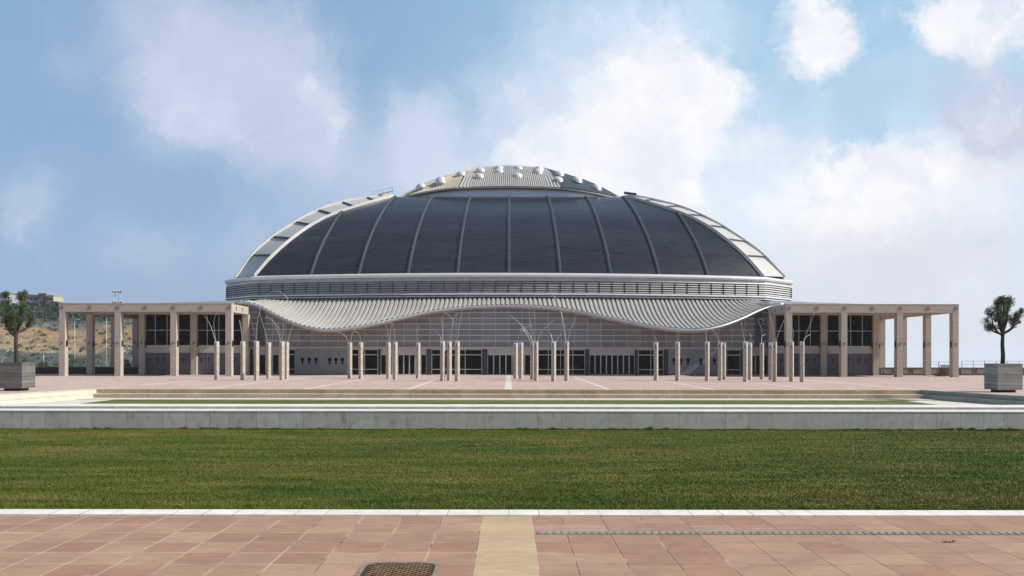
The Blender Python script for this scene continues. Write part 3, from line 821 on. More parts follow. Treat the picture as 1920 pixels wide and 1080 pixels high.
# ------------------------------------------------------------------ porticos
def portico(sg,label):
    t=thing('portico',label,'colonnade',(sg*65,160,0))
    def PP(mb,name,mat,lab=None): return P(mb,name,mat,t,lab)
    cols=[80.0,70.1,60.2,50.4]
    def cx(c): return sg*(c-.53)
    cw=.53; cd=1.2
    def column(x,y):
        o=PP(MB().box(x-cw,x+cw,y,y+cd,0,11.45),'column',M['stone'])
        # wall lamp on the inward side and round marker on the front
        sx=-sg if sg<0 else -1
        MB().cyl((x,y-.05,EYE+21*y/F),.27,.27,.07,14,(0,1,0)).build('round_marker',M['disc'],o)
        s2=1 if sg<0 else -1
        MB().box(x+s2*cw-(.0 if s2>0 else .16),x+s2*cw+(.16 if s2>0 else 0),y+.35,y+.75,5.3,6.35).build('wall_lamp',M['black'],o)
        return o
    for c in cols: column(cx(c),154.0)
    for c in cols[:]: column(cx(c),164.0)
    for y in (174.0,184.0): column(cx(80.0),y)
    column(cx(70.1),184.0)
    xo,xi=sg*80.0,sg*49.3
    x0,x1=min(xo,xi),max(xo,xi)
    b=PP(MB().box(x0,x1,153.98,155.25,11.45,12.9),'beam',M['stone'])
    for k in range(7):
        x=sg*(80-.53-k*4.95); MB().cyl((x,153.93,12.2),.36,.36,.07,16,(0,1,0)).build('round_marker',M['disc'],b)
    MB().box(x0-.05,x1+.05,153.94,155.3,12.9,12.98).build('cap_strip',M['header'],b)
    # side beams
    e=sg*49.3; b2=PP(MB().box(min(e,e+sg*1.1),max(e,e+sg*1.1),155.25,164.0,11.45,12.88),'beam',M['stone'])
    for yy in (156.5,160.0):
        xx=e-sg*.03; MB().box(min(xx,xx+sg*.06),max(xx,xx+sg*.06),yy,yy+.35,11.85,12.5).build('slot_opening',M['black'],b2)
    e=sg*80.0; PP(MB().box(min(e,e-sg*1.1),max(e,e-sg*1.1),155.25,185.2,11.45,12.88),'beam',M['stone'])
    PP(MB().box(x0+1.1,x1-1.1,164.02,165.2,11.45,12.86),'beam',M['stone'],'rear beam')
    e0,e1=sg*78.9,sg*70.2; PP(MB().box(min(e0,e1),max(e0,e1),184.0,185.2,11.45,12.86),'beam',M['stone'],'far rear beam')
    # ceiling slab
    PP(MB().box(x0+1.1,x1-1.1,155.25,164.0,12.30,12.6),'ceiling',M['header'])
    PP(MB().box(min(sg*78.9,sg*70),max(sg*78.9,sg*70),165.2,184.0,12.30,12.6),'ceiling',M['header'])
    # wing block
    WY=164.75
    wl=PP(MB().box(min(sg*70,sg*50.3),max(sg*70,sg*50.3),WY+.12,196,0,12.2),'wing_wall',M['header'])
    wa,wb=sg*69.0,sg*50.9
    bays=[(sg*69.0,sg*61.0),(sg*59.1,sg*51.2)] 
    for a,b_ in bays:
        a,b_=min(a,b_),max(a,b_)
        a-= .45; b_+=.45
        o=PP(MB().box(a,b_,WY,WY+.11,5.55,11.44),'wing_window',M['glass'])
        f=MB()
        for k in range(5):
            x=a+(b_-a)*k/4; f.box(x-.05,x+.05,WY-.07,WY+.0,5.55,11.44)
        f.box(a,b_,WY-.075,WY,8.42,8.52); f.box(a,b_,WY-.075,WY,5.50,5.62)
        f.build('window_frame',M['frame'],o)
        PP(MB().box(a,b_,WY-.05,WY+.10,4.2,5.5),'spandrel_panel',M['header'])
        o=PP(MB().box(a+.1,b_-.1,WY,WY+.11,0,4.18),'door_panel',M['panel_dark'])
        n=4; w_=(b_-a-.2)/n; f=MB()
        for k in range(n+1):
            x=a+.1+w_*k; f.box(x-.03,x+.03,WY-.04,WY,0,4.18)
        f.build('door_frame',M['panel_grey'],o)
        keyholes([a+1.1,a+2.5,a+3.9,a+6.0,a+7.4],WY,3.0,o,.30,M['black'],.35)
    # low sloped roof edge of the hall behind the portico
    m=MB(); a0,a1=sg*71.0,sg*50.0
    za,zb=Z(570.5,167),Z(564,167)
    m.hexa([(a0,166.0,za-.5),(a1,166.0,zb-.7),(a1,186,zb-.2),(a0,186,za-.2),(a0,166.0,za),(a1,166.0,zb),(a1,186,zb+.3),(a0,186,za+.3)] if sg<0 else
           [(a1,166.0,zb-.7),(a0,166.0,za-.5),(a0,186,za-.2),(a1,186,zb-.2),(a1,166.0,zb),(a0,166.0,za),(a0,186,za+.3),(a1,186,zb+.3)])
    PP(m,'wing_roof',M['strip_edge'] if sg<0 else M['fascia_blue'])
portico(-1,'travertine column portico at the left end of the arena front')
portico(1,'travertine column portico at the right end of the arena front')

# ------------------------------------------------------------------ stone pillars with wires
pil=[ # px, foot y, top y
(406.5,713,640),(455.5,713,641),(481,714,640.5),(504,710,643),(529,713.5,641),(537.5,711.5,641.5),(656,710,643),(676.5,710.5,643),(728.5,710.5,642.5),(741,712,642),(784,709.5,643),
(830,715,639.5),(842.5,713.5,640),(857.5,715,639),(967,709.5,643),(977,710.5,643),(998.5,711.8,641.5),(1005,713.8,640.5),(1038,715,640.5),(1062.5,713.8,642),
(1230,712.5,642),(1270.5,713.5,642),(1326,714,642),(1350,713,643),(1357,711.5,643),(1397.5,715.3,641),(1406,711.5,643),(1428.5,710.5,644),(1445,712,642),(1452.5,715,641),(1484,715,640),(1504,715.5,640)]
plabel=['leftmost stone pillar, standing in front of the dark left portico windows','stone pillar in front of the left portico, just right of its last front column','stone pillar beside the left portico end, third from the left','short-looking stone pillar before the dark leftmost entrance doors','front pillar of the overlapping pair left of the left ticket panel','rear pillar of the overlapping pair left of the left ticket panel','stone pillar at the right edge of the left ticket panel','stone pillar just right of the left ticket panel, before dark windows','left pillar of the close pair left of the lone pillar','right pillar of the close pair left of the lone pillar','lone stone pillar between the close pair and the cluster of three','left pillar of the cluster of three left of centre','middle pillar of the cluster of three left of centre','right pillar of the cluster of three left of centre','left pillar of the slim pair just right of the pale central stripe','right pillar of the slim pair just right of the pale central stripe','rear pillar of the overlapping pair under the spray of wires','front pillar of the overlapping pair under the spray of wires','first single pillar right of the spray of wires, before four-pane windows','pillar under the tall looping wire, before the four-pane windows','single pillar left of the right ticket panel, before dark windows','pillar covering the first keyholes of the right ticket panel','pillar before the right half of the right ticket panel','front pillar of the pair at the right edge of the right ticket panel','rear pillar of the pair at the right edge of the right ticket panel','front greyish pillar of the pair before the right dark doors','rear pillar of the pair before the right dark doors','pillar standing alone just before the right portico begins','rear dark pillar of the pair before the right portico end column','front pillar of the pair before the right portico end column','stone pillar in front of the first front column of the right portico','rightmost stone pillar, before the right portico door panels']
wires={0:[[(407,640),(395,612),(383,592)],[(405,640),(401,612),(404,592),(415,584)]],
1:[[(456,641),(452,618),(449,600)]],
2:[[(480,641),(474,612),(467,588)],[(482,641),(483,600),(496,562),(507,550),(517,546.5),(530,551),(541,566),(546,592)]],
3:[[(505,642),(494,612),(487,590),(485,572)]],
4:[[(528,641),(520,620),(512,603),(497,592)],[(530,641),(531,610),(530,578)],[(528,641),(524,618),(519,611),(524,600)]],
5:[[(537,641),(545,620),(554,606)]],
6:[[(657,642),(661,625),(668,615),(678,608)],[(655,642),(648,631),(633,622)]],
7:[[(677,642),(674,628),(664,621)]],
8:[[(728,641),(727,620),(718,604)],[(730,641),(733,612),(733,594)]],
9:[[(741,641),(738,616),(731,598)]],10:[[(784,642),(782,628),(785,612)]],
11:[[(829,639),(824,628),(817,621)],[(831,639),(829,612),(828,598)]],
12:[[(843,639),(847,616),(850,602),(843,593),(835,587)],[(844,639),(849,603),(856,588)]],
13:[[(858,638),(861,610),(866,585),(871,562),(874,550)]],
14:[[(968,641),(975,625),(985,615),(995,609)]],
16:[[(998,641),(985,622),(972,604),(957,592)],[(999,641),(993,600),(992,572)]],
17:[[(1004,640),(986,618),(965,598),(955,590)],[(1006,640),(1015,622),(1028,610),(1037,601)],[(1005,640),(998,617),(994,600)],[(1004,640),(985,622),(973,616)]],
18:[[(1037,639),(1032,625),(1023,618)],[(1041,639),(1047,632),(1052,626)]],
19:[[(1062,641),(1058,610),(1052,583),(1044,563),(1035,552),(1020,547),(1008,549.5),(1001,558),(1000,578),(1003,600)],[(1063,641),(1069,620),(1076,604),(1081,588)],[(1061,641),(1056,612),(1053,590),(1050,576)]],
20:[[(1230,641),(1229,633),(1225,631)]],21:[[(1271,641),(1270,630),(1271,618)]],22:[[(1325,641),(1324,630),(1325,616)]],
23:[[(1352,642),(1345,628),(1334,617)],[(1349,642),(1343,632),(1336,625)]],
25:[[(1396,641),(1392,617),(1387,594)]],26:[[(1406,642),(1408,630),(1404,622)]],27:[[(1426,643),(1428,632),(1436,625)],[(1429,643),(1428,618),(1421,598),(1432,600)]],
29:[[(1453,641),(1461,620),(1470,600)],[(1452,641),(1448,612),(1440,578)]],30:[[(1483,641),(1480,610),(1472,588)],[(1485,641),(1488,625),(1484,612)]],
31:[[(1505,640),(1513,622),(1521,602),(1527,585)],[(1506,640),(1511,632),(1520,626)]]}
GR='fork-topped stone pillars with steel wires on the plaza'
def make_pillar():
    r=thing('stone_pillar','x','pillar',(0,0,0),GR)
    a=.265
    sh=MB(); sh.box(-a,a,-a,a,0,5.02); sh.build('shaft',M['pillar'],r)
    for s_ in (-1,1):
        MB().box(min(s_*a,s_*.10),max(s_*a,s_*.10),-a,a,5.02,5.86).build('prong',M['prong'],r)
    MB().box(-.098,.098,-.07,.07,5.02,5.30).build('wire_socket',M['black'],r)
    return r
proto=make_pillar()
for i,(px,fy,ty) in enumerate(pil):
    Y=F*EYE/(fy-HY); x=X(px,Y)
    if i==0: r=proto
    else:
        r=proto.copy(); COL.objects.link(r)
        for ch in proto_parts:
            c_=ch.copy(); COL.objects.link(c_); c_.parent=r
    if i==0: proto_parts=list(proto.children)
    r.location=(x,Y,0); rot=math.radians(-33+random.uniform(-4,4)); r.rotation_euler=(0,0,rot)
    r['label']=plabel[i]; r['category']='pillar'; r['group']=GR
for i,ws in wires.items():
    px,fy,ty=pil[i]; Y=F*EYE/(fy-HY); x=X(px,Y)
    r=[o for o in bpy.data.objects if o.get('label')==plabel[i]][0]
    for wv in ws:
        pts=[]; n=len(wv); k0=random.choice((-1,1))*random.uniform(.3,1.2)
        for j,(a,b) in enumerate(wv):
            yy=Y+k0*j/(n-1)*1.2; pts.append((X(a,yy),yy,Z(b,yy) if j else 5.2))
        pts[0]=(x,Y,5.2); pts=smoothpath(pts,7)
        rad=[.034-.014*k/(len(pts)-1) for k in range(len(pts))]
        Mi=(Matrix.Translation((x,Y,0))@Matrix.Rotation(r.rotation_euler.z,4,'Z')).inverted()
        MB().tube([Mi@Vector(p) for p in pts],rad,5).build('steel_wire',M['wire'],r)

# ------------------------------------------------------------------ planters and their trees
def planter(x,y,mat,lab):
    t=thing('planter_box',lab,'planter',(x,y,0),'large cube tree planters')
    w_=1.30
    f=MB(); h0=.28; h=3.02
    f.box(-w_,w_,-w_,-w_+.14,h0,h); f.box(-w_,w_,w_-.14,w_,h0,h); f.box(-w_,-w_+.14,-w_+.14,w_-.14,h0,h-.002); f.box(w_-.14,w_,-w_+.14,w_-.14,h0,h-.002); f.box(-w_+.14,w_-.14,-w_+.14,w_-.14,h0,h0+.1)
    f.build('box',mat,t)
    MB().box(-w_+.141,w_-.141,-w_+.141,w_-.141,h-.35,h-.18).build('soil',M['soil'],t)
    MB().box(-w_*.62,w_*.62,-w_*.7,w_*.7,0,h0).build('foot',M['dark_box'],t)
    return t
YL,YR=92.6,91.8
xl=X(31,YL); xr=X(1881,YR)
planter(xl,YL,M['board_l'],'dark weathered cube planter at the left edge of the plaza')
planter(xr,YR,M['board_r'],'grey boarded cube planter at the right edge of the plaza')
def potted_tree(x,y,lab,seed,rust=False,dense=1.0,lean=0):
    random.seed(seed)
    t=thing('planter_tree',lab,'tree',(x,y,2.7))
    tr=MB(); leaves=MB(); le2=MB()
    top=3.6
    tr.tube(smoothpath([(0,0,0),(.04,0,1.2),(-.02,0,2.4),(.03,0,top)],4),[.24-.07*k/12 for k in range(13)],9)
    tips=[]
    nb=11
    for k in range(nb):
        a=2*math.pi*k/nb*2+random.uniform(-.25,.25); inner=k%3==0
        rr=random.uniform(.15,.75) if inner else random.uniform(1.05,1.75); hh=random.uniform(2.8,3.7) if inner else random.uniform(1.1,2.7)
        s0=Vector((0,0,top-random.uniform(0,.6))); e=Vector((math.cos(a)*rr,math.sin(a)*rr,top+hh)); mid=s0.lerp(e,.5)+Vector((math.cos(a)*.22,math.sin(a)*.22,-.30))
        path=smoothpath([s0,mid,e],5); tr.tube(path,[.12-.07*i/10 for i in range(11)],6)
        tips.append(e)
        for q in range(3):
            d_=Vector((math.cos(a+random.uniform(-1,1))*random.uniform(.1,.4),math.sin(a+random.uniform(-1,1))*random.uniform(.1,.4),random.uniform(.3,.8)))
            st_=path[random.randint(5,10)]; en=st_+d_; tr.tube([st_,st_.lerp(en,.5)+Vector((.05,0,-.04)),en],[.05,.04,.02],5)
            tips.append(en); tips.append(st_.lerp(en,.45))
    for i,p in enumerate(tips):
        tgt=le2 if (rust and p.x>.8 and p.z<top+1.9) else leaves
        for b_ in range(int(2*dense)):
            off=Vector((random.gauss(0,.14),random.gauss(0,.14),random.gauss(0,.14)))
            leafmass(tgt,p+off,random.uniform(.24,.44),int(64*dense),.085)
    tr.build('trunk',M['bark'],t); leaves.build('crown',M['leaf'],t)
    if le2.v: le2.build('rusty_leaf_clump',M['leaf_rust'],t)
    return t
potted_tree(X(30,YL),YL,'dark pruned tree growing from the left planter',11,False,1.3)
potted_tree(X(1880,YR),YR,'pruned open-branched tree growing from the right planter',23,True,1.15)
random.seed(5)

# ------------------------------------------------------------------ hillside on the left
def hz(x,y):
    pr=[(150,-30),(190,-14),(225,-6),(270,2.0),(287,4.8),(300,8.0),(322,14.8),(350,17.2),(365,19.5),(400,21),(430,25.5),(455,29),(520,28),(640,14),(800,-30),(1000,-61)]
    ys=[p[0] for p in pr]; zs=[p[1] for p in pr]
    yy=y+6*math.sin(x*.021)+4*math.sin(x*.053+1)
    z=float(np.interp(yy,ys,zs))
    ridge=1.0
    az=x/max(y,1)
    if az>-.42: ridge=max(0,1-(az+.42)/.22)
    z=(z+62)*(ridge**.8 if z>-10 else 1)-62 if az>-.42 else z
    if az>-.53: k=min(1,(az+.53)/.025); z=min(z,Z(574+22*k,y))
    return z+ .9*math.sin(x*.11+y*.07)*.6+.5*math.sin(x*.31)*math.cos(y*.23)
Pp=[]
for i in range(120):
    x=-620+i*(560/119); Pp.append([(x,152+j*6.5,hz(x,152+j*6.5)) for j in range(130)])
tag(MB().grid(Pp,True,flip=True).build('hillside',M['hill']),kind='structure')
# stones scattered on the bank
m=MB()
for _ in range(650):
    y=random.uniform(284,305) if random.random()<.8 else random.uniform(262,330); x=random.uniform(-.62,-.41)*y; z=hz(x,y); r=random.uniform(.10,.34)
    pts=[(x+r*random.uniform(.6,1)*math.cos(a),y+r*random.uniform(.6,1)*math.sin(a)) for a in [k*math.pi/3 for k in range(6)]]
    m.prism(pts,z-.3,z+r*.8)
tag(m.build('rubble_stones',simple('pale_rubble',(.50,.46,.36),.9,0,.2,.3)),'pale stones scattered along the foot of the orange bank','rubble',kind='stuff')
# woodland as a mass
m=MB()
for _ in range(420):
    y=random.uniform(352,426); x=random.uniform(-.64,-.40)*y; z=hz(x,y)
    if z<8: continue
    r=random.uniform(.9,1.7); n=int(34*r)
    for q in range(3): leafmass(m,(x+random.gauss(0,.6)*r*.5,y+random.gauss(0,.5)*r*.4,z+r*(.5+.45*q)),r*(.95-.18*q),n//2,.55)
tag(m.build('hill_woodland',M['leaf_far']),'hazy green woodland covering the top of the distant hillside','woodland',kind='stuff')
m=MB()
for _ in range(240):
    y=random.uniform(200,283); x=random.uniform(-.62,-.36)*y; z=hz(x,y); r=random.uniform(.4,1.3)
    leafmass(m,(x,y,z+r*.4),r,int(50*r)+12,.28,.7)
for _ in range(230):
    y=random.uniform(290,345); x=random.uniform(-.62,-.36)*y; z=hz(x,y); r=random.uniform(.4,1.1)
    leafmass(m,(x,y,z+r*.4),r,int(40*r)+12,.28,.7)
tag(m.build('hill_scrub',M['leaf_far']),'low green scrub bushes on the hillside below and on the orange bank','scrub',kind='stuff')
def hilltree(px,y,h,w_,lab,mat,cyp=False,base=None):
    x=X(px,y); z=hz(x,y) if base is None else base
    t=thing('cypress_tree' if cyp else 'hill_tree',lab,'tree',(x,y,z))
    MB().tube([(0,0,0),(0,0,h*.5)],[.25,.12],6).build('trunk',M['bark'],t)
    c=MB(); n=9
    for k in range(n):
        f=k/(n-1); rr=w_*(math.sin(math.pi*(.12+.80*f))**.7 if cyp else math.sin(math.pi*(.2+.7*f)))*.5
        for q in range(1 if cyp else 3): leafmass(c,(random.gauss(0,.3)*rr,random.gauss(0,.3)*rr,h*(.12+.85*f)),rr*1.15,60,.30 if cyp else .4,1.1)
    c.build('crown',mat,t)
hilltree(86,405,7.5,3.0,'tall dark cypress on the hillside left of the portico',M['leaf_cyp'],True)
hilltree(193,375,4.2,6,'rounded dark tree on the hillside seen through the portico first bay',M['leaf_cyp'])
hilltree(240,372,4.2,5,'dark tree on the hillside seen through the portico second bay',M['leaf_cyp'])
hilltree(150,372,4.2,6,'bushy green tree on the hillside seen beside the portico front corner',M['leaf_far'])
hilltree(106,395,5.5,5,'green tree just left of the portico corner on the hillside',M['leaf_far'])
# bushes behind the left parapet
for px,y,hh,rr,lab in ((50,172,3.8,2.4,'dark shrub behind the left planter and parapet'),(72,176,3.0,1.8,'smaller dark shrub between left planter and portico'),(138,196,3.4,2.0,'shrub beyond the parapet seen in the first portico bay'),):
    x=X(px,y); t=thing('shrub',lab,'shrub',(x,y,0)); c=MB()
    MB().tube([(0,0,-.6),(0,0,1.2)],[.12,.06],5).build('stem',M['bark'],t)
    for _ in range(7): leafmass(c,(random.gauss(0,.45)*rr,random.gauss(0,.3)*rr,hh*random.uniform(.2,.8)),rr*.45,130,.14)
    c.build('foliage',M['leaf'],t)
t=thing('shrub','dark upright shrub in a shaded spot behind the second portico column','shrub',(X(240,182),182,0)); c=MB()
MB().tube([(0,0,0),(0,0,2)],[.1,.05],5).build('stem',M['bark'],t)
for _ in range(8): leafmass(c,(random.gauss(0,.5),random.gauss(0,.4),random.uniform(.4,2.6)),.55,110,.15)
c.build('foliage',M['leaf_cyp'],t)
def house(px0,px1,pyt,pyb,Y,mat,lab,depth=12,gable=False,wn=(3,2)):
    x0,x1=X(px0,Y),X(px1,Y); zt=Z(pyt,Y); zb=Z(pyb,Y)-6
    t=thing('hill_house',lab,'house',((x0+x1)/2,Y,zb)); w_=(x1-x0)/2; h=zt-zb
    MB().box(-w_,w_,0,depth,0,h).build('wall',mat,t)
    if gable:
        MB().prismY([(-w_-.4,h),(w_+.4,h),(0,h+w_*.35)],-.4,depth+.4).build('roof',M['roof_tile'],t)
    else: MB().box(-w_-.2,w_+.2,-.2,depth+.2,h,h+.4).build('roof',M['house_c'],t)
    nx,nz=wn
    for i in range(nx):
        for k in range(nz):
            x=-w_+(i+.5)*2*w_/nx; z=h-1.6-k*3.0
            f=MB().box(x-.55,x+.55,-.06,.04,z-.75,z+.75).build('window',M['panel_dark'],t)
house(56,74,555,572,452,M['house_c'],'grey blocky house on the hilltop behind the left tree',10,False,(4,3))
house(72,86,552,568,448,M['house_b'],'rose-brown tower house on the hilltop skyline',9,False,(2,3))
house(86,100,556,570,446,M['house_a'],'cream house right of the rose-brown one on the hilltop',10,False,(3,2))
house(40,56,554,570,458,M['house_a'],'cream gabled house behind the left tree crown',10,True,(3,2))
house(0,14,551,566,455,M['house_c'],'grey gabled house at the far left of the hilltop',10,True,(3,2))
house(93,108,568,576,436,M['house_a'],'low cream building just below the hilltop beside the portico',8,True,(4,1))
# lamp posts and flood light mast
def lamp(px,y,pyt,lab,double=False):
    x=X(px,y); z0=hz(x,y); zt=Z(pyt,y); t=thing('street_lamp',lab,'street lamp',(x,y,z0)); h=zt-z0
    MB().tube([(0,0,-.5),(0,0,h)],[.09,.05],6).build('pole',M['white_metal'],t)
    MB().tube([(0,0,h),(.7,0,h+.1)],[.06,.05],5).build('arm',M['white_metal'],t)
    MB().box(.5,1.2,-.18,.18,h,h+.18).build('lamp_head',M['white_metal'],t)
lamp(82,220,654,'short white street lamp on the slope between planter and portico')
lamp(200,230,592,'tall white lamp post seen through the second portico bay')
lamp(140,240,600,'slim white lamp post seen in the first portico bay')
lamp(3,225,672,'low white lamp at the far left edge behind the planter')
t=thing('floodlight_mast','lattice floodlight mast with two rows of lamps rising above the left portico','floodlight mast',(X(220,300),300,-10))
x=0; z0=Z(547,300)+10
m=MB()
for a in (-.9,.9): m.tube([(a*1.1,0,0),(a,0,z0)],[.16,.10],5)
for k in range(16): m.beam((-.95,0,z0*k/16),(.95,0,z0*(k+1)/16),.08,.08)
m.build('mast',M['galv'],t)
for zz in (z0-.4,z0-4.0):
    MB().box(-1.7,1.7,-.08,.08,zz-.06,zz+.06).build('lamp_bar',M['galv'],t)
    for k in range(4):
        xx=-1.4+k*.93; MB().cyl((xx,-.35,zz+.35),.30,.36,.3,10,(0,.96,.28)).build('floodlight',M['white_metal'],t)

# ------------------------------------------------------------------ things on the right
def barrier(x,y,lean,lab):
    t=thing('crowd_barrier',lab,'barrier',(x,y,0)); m=MB(); dx=1.1
    m.tube([(0,0,.05),(dx,0,2.0),(dx+1.6,0,2.0),(1.6,0,.05),(0,0,.05)],.07,6)
    for k in range(1,5): m.tube([(1.6*k/5,0,.05),(dx+1.6*k/5,0,2.0)],.045,5)
    m.build('frame',M['black'],t)
    MB().beam((.1,-.4,.04),(.1,.4,.04),.09,.08).build('foot',M['black'],t); MB().beam((1.5,-.4,.04),(1.5,.4,.04),.09,.08).build('foot',M['black'],t)
for k,(px,lab) in enumerate(((1752,'nearest leaning black barrier between the last two right portico columns'),(1762,'middle leaning black barrier between the last two right portico columns'),(1772,'farthest leaning black barrier between the last two right portico columns'))):
    barrier(X(px,160),160+k*1.0,0,lab)
t=thing('crowd_barrier','small dark folded barrier at the foot of the rear right column','barrier',(X(1655,166),166,0)); m=MB()
m.tube([(0,0,0),(.3,0,1.5),(1.5,0,.5),(1.4,0,0)],.07,5); m.tube([(0,0,.5),(1.3,0,.1)],.05,5); m.build('frame',M['rail_dark'],t)
def railing(x0,x1,y,z0,h,lab):
    t=thing('railing',lab,'railing',((x0+x1)/2,y,z0)); m=MB(); n=int(abs(x1-x0)/2.2)
    for k in range(n+1): x=x0+(x1-x0)*k/n-(x0+x1)/2; MB().box(x-.05,x+.05,-.05,.05,0,h).build('post',M['galv'],t)
    for zz in (.45*h,.97*h): m.box(x0-(x0+x1)/2,x1-(x0+x1)/2,-.025,.025,zz-.03,zz+.03)
    m.build('rail',M['galv'],t)
railing(88,108,168.25,1.52,1.3,'thin metal railing on the parapet behind the right planter')
railing(80.5,86.5,168.25,1.52,1.1,'thin metal railing seen between the last right portico columns')

hzm=bpy.data.materials.new('haze_air'); hzm.use_nodes=True; nt=hzm.node_tree; nt.nodes.clear()
vo=nt.nodes.new('ShaderNodeVolumePrincipled'); om=nt.nodes.new('ShaderNodeOutputMaterial'); nt.links.new(vo.outputs[0],om.inputs['Volume'])
vo.inputs['Color'].default_value=(.93,.95,1,1); vo.inputs['Density'].default_value=.00010
tag(MB().box(-14500,14500,-420,14500,-94,70).build('haze',hzm),'thin pale air haze','haze',kind='stuff')
# ------------------------------------------------------------------ light, sky, camera
sunv=Vector((.77,-.11,.62)).normalized()
el=math.asin(sunv.z); az=math.atan2(sunv.x,sunv.y)
L=bpy.data.lights.new('sun','SUN'); L.energy=5.0; L.angle=math.radians(.6); L.color=(1,.94,.85)
lo=bpy.data.objects.new('sun',L); COL.objects.link(lo); lo.rotation_euler=(-sunv).to_track_quat('-Z','Y').to_euler(); lo.location=(100,-50,120)
W=bpy.data.worlds.new('World'); S.world=W; W.use_nodes=True
class WN:
    pass
N=WN(); N.t=W.node_tree; N.n=N.t.nodes; N.l=N.t.links
N.node=lambda ty,**k:N.n.new(ty); N.link=lambda a,b:N.l.new(a,b)
bg=N.n['Background']
skt=N.node('ShaderNodeTexSky'); skt.sky_type='NISHITA'; skt.sun_disc=False; skt.sun_elevation=el; skt.sun_rotation=az; skt.altitude=100; skt.air_density=1.0; skt.dust_density=1.2; skt.ozone_density=1.5
STR=.12
tc=N.node('ShaderNodeTexCoord'); sp=N.node('ShaderNodeSeparateXYZ'); N.link(tc.outputs['Generated'],sp.inputs[0])
ay=math_(N,'MAXIMUM',math_(N,'ABSOLUTE',sp.outputs[1]),.05)
pu=math_(N,'DIVIDE',sp.outputs[0],ay); pv=math_(N,'DIVIDE',sp.outputs[2],ay)
cb=N.node('ShaderNodeCombineXYZ'); N.link(pu,cb.inputs[0]); N.link(pv,cb.inputs[1])
# domain warp for fluffy edges
w1=N.node('ShaderNodeTexNoise'); w1.inputs['Scale'].default_value=8; w1.inputs['Detail'].default_value=6; w1.inputs['Roughness'].default_value=.66; N.link(cb.outputs[0],w1.inputs['Vector'])
vm=N.node('ShaderNodeVectorMath'); vm.operation='SUBTRACT'; N.link(w1.outputs['Color'],vm.inputs[0]); vm.inputs[1].default_value=(.5,.5,.5)
vs=N.node('ShaderNodeVectorMath'); vs.operation='SCALE'; N.link(vm.outputs[0],vs.inputs[0]); vs.inputs[3].default_value=.13
va=N.node('ShaderNodeVectorMath'); va.operation='ADD'; N.link(cb.outputs[0],va.inputs[0]); N.link(vs.outputs[0],va.inputs[1])
PV=va.outputs[0]
def blob(px,py,rx,ry,amp,hard=0.0):
    s_=N.node('ShaderNodeVectorMath'); s_.operation='SUBTRACT'; N.link(PV,s_.inputs[0]); s_.inputs[1].default_value=((px-CX)/F,(HY-py)/F,0)
    k=N.node('ShaderNodeVectorMath'); k.operation='MULTIPLY'; N.link(s_.outputs[0],k.inputs[0]); k.inputs[1].default_value=(F/rx/1.22,F/ry/1.22,0)
    l=N.node('ShaderNodeVectorMath'); l.operation='LENGTH'; N.link(k.outputs[0],l.inputs[0])
    mr=N.node('ShaderNodeMapRange'); mr.interpolation_type='SMOOTHSTEP'; N.link(l.outputs['Value'],mr.inputs[0])
    mr.inputs[1].default_value=hard; mr.inputs[2].default_value=1.0; mr.inputs[3].default_value=amp; mr.inputs[4].default_value=0
    return mr.outputs[0]
def total(lst):
    acc=None
    for b in lst:
        v=blob(*b); acc=v if acc is None else math_(N,'ADD',acc,v)
    return acc
# soft lavender / thin veils
thin=total([(330,60,240,230,.9),(430,190,250,170,.6),(540,120,150,230,.7),(610,240,110,130,.6),(640,330,280,150,.5),(775,230,90,120,.85),(800,330,150,90,.55),(40,380,90,110,.6),(270,460,150,110,.6),(450,470,90,80,.5),(90,120,120,100,.22),
 (1050,200,300,250,.6),(1240,30,260,100,.6),(1850,220,230,200,.85),(1640,600,760,240,.9),(960,440,560,190,.45),(250,640,700,90,.3),(1560,430,330,210,.7),(1150,250,330,290,.6),(1380,330,260,260,.45),(1640,130,200,130,.25),(1880,400,230,230,.7)])
# bright white clouds
brt=total([(1240,180,170,120,.8),(1180,270,230,160,.75),(1300,140,100,80,.5),(1130,180,150,110,.4),(1240,380,240,180,.7),(1060,330,240,170,.5),(1340,190,80,70,.35),(1180,60,170,80,.4),(1515,50,105,140,1.2),(1575,70,80,85,.6),
 (1530,350,85,70,.75,.1),(1610,330,80,60,.4,.1),(1690,325,110,90,.95,.2),(1600,410,230,120,.45),(1800,300,100,60,.6),(1890,290,90,80,.5),(1880,35,190,125,1.0),(1770,50,70,60,.7),(1690,480,300,150,.55),(1560,470,200,120,.35),(560,170,60,80,.35),(620,230,50,70,.5),(590,90,60,90,.25)])
fb=N.node('ShaderNodeTexNoise'); fb.inputs['Scale'].default_value=6.5; fb.inputs['Detail'].default_value=7; fb.inputs['Roughness'].default_value=.62; N.link(PV,fb.inputs['Vector'])
fbm=math_(N,'SUBTRACT',fb.outputs['Fac'],.5)
fb2=N.node('ShaderNodeTexNoise'); fb2.inputs['Scale'].default_value=16; fb2.inputs['Detail'].default_value=4; fb2.inputs['Roughness'].default_value=.6; N.link(PV,fb2.inputs['Vector'])
def sm(v,a,b):
    mr=N.node('ShaderNodeMapRange'); mr.interpolation_type='SMOOTHSTEP'; N.link(v,mr.inputs[0]); mr.inputs[1].default_value=a; mr.inputs[2].default_value=b; return mr.outputs[0]
thinm=sm(math_(N,'ADD',thin,math_(N,'ADD',math_(N,'MULTIPLY',fbm,1.0),math_(N,'MULTIPLY',math_(N,'SUBTRACT',fb2.outputs['Fac'],.5),.35))),-.02,1.25)
brd=math_(N,'ADD',brt,math_(N,'ADD',math_(N,'MULTIPLY',fbm,1.3),math_(N,'MULTIPLY',math_(N,'SUBTRACT',fb2.outputs['Fac'],.5),.55)))
brm=sm(brd,.12,.98)
k=1/STR
hz_=sm(pv,.42,-.02); rt=sm(pu,-.32,.30)
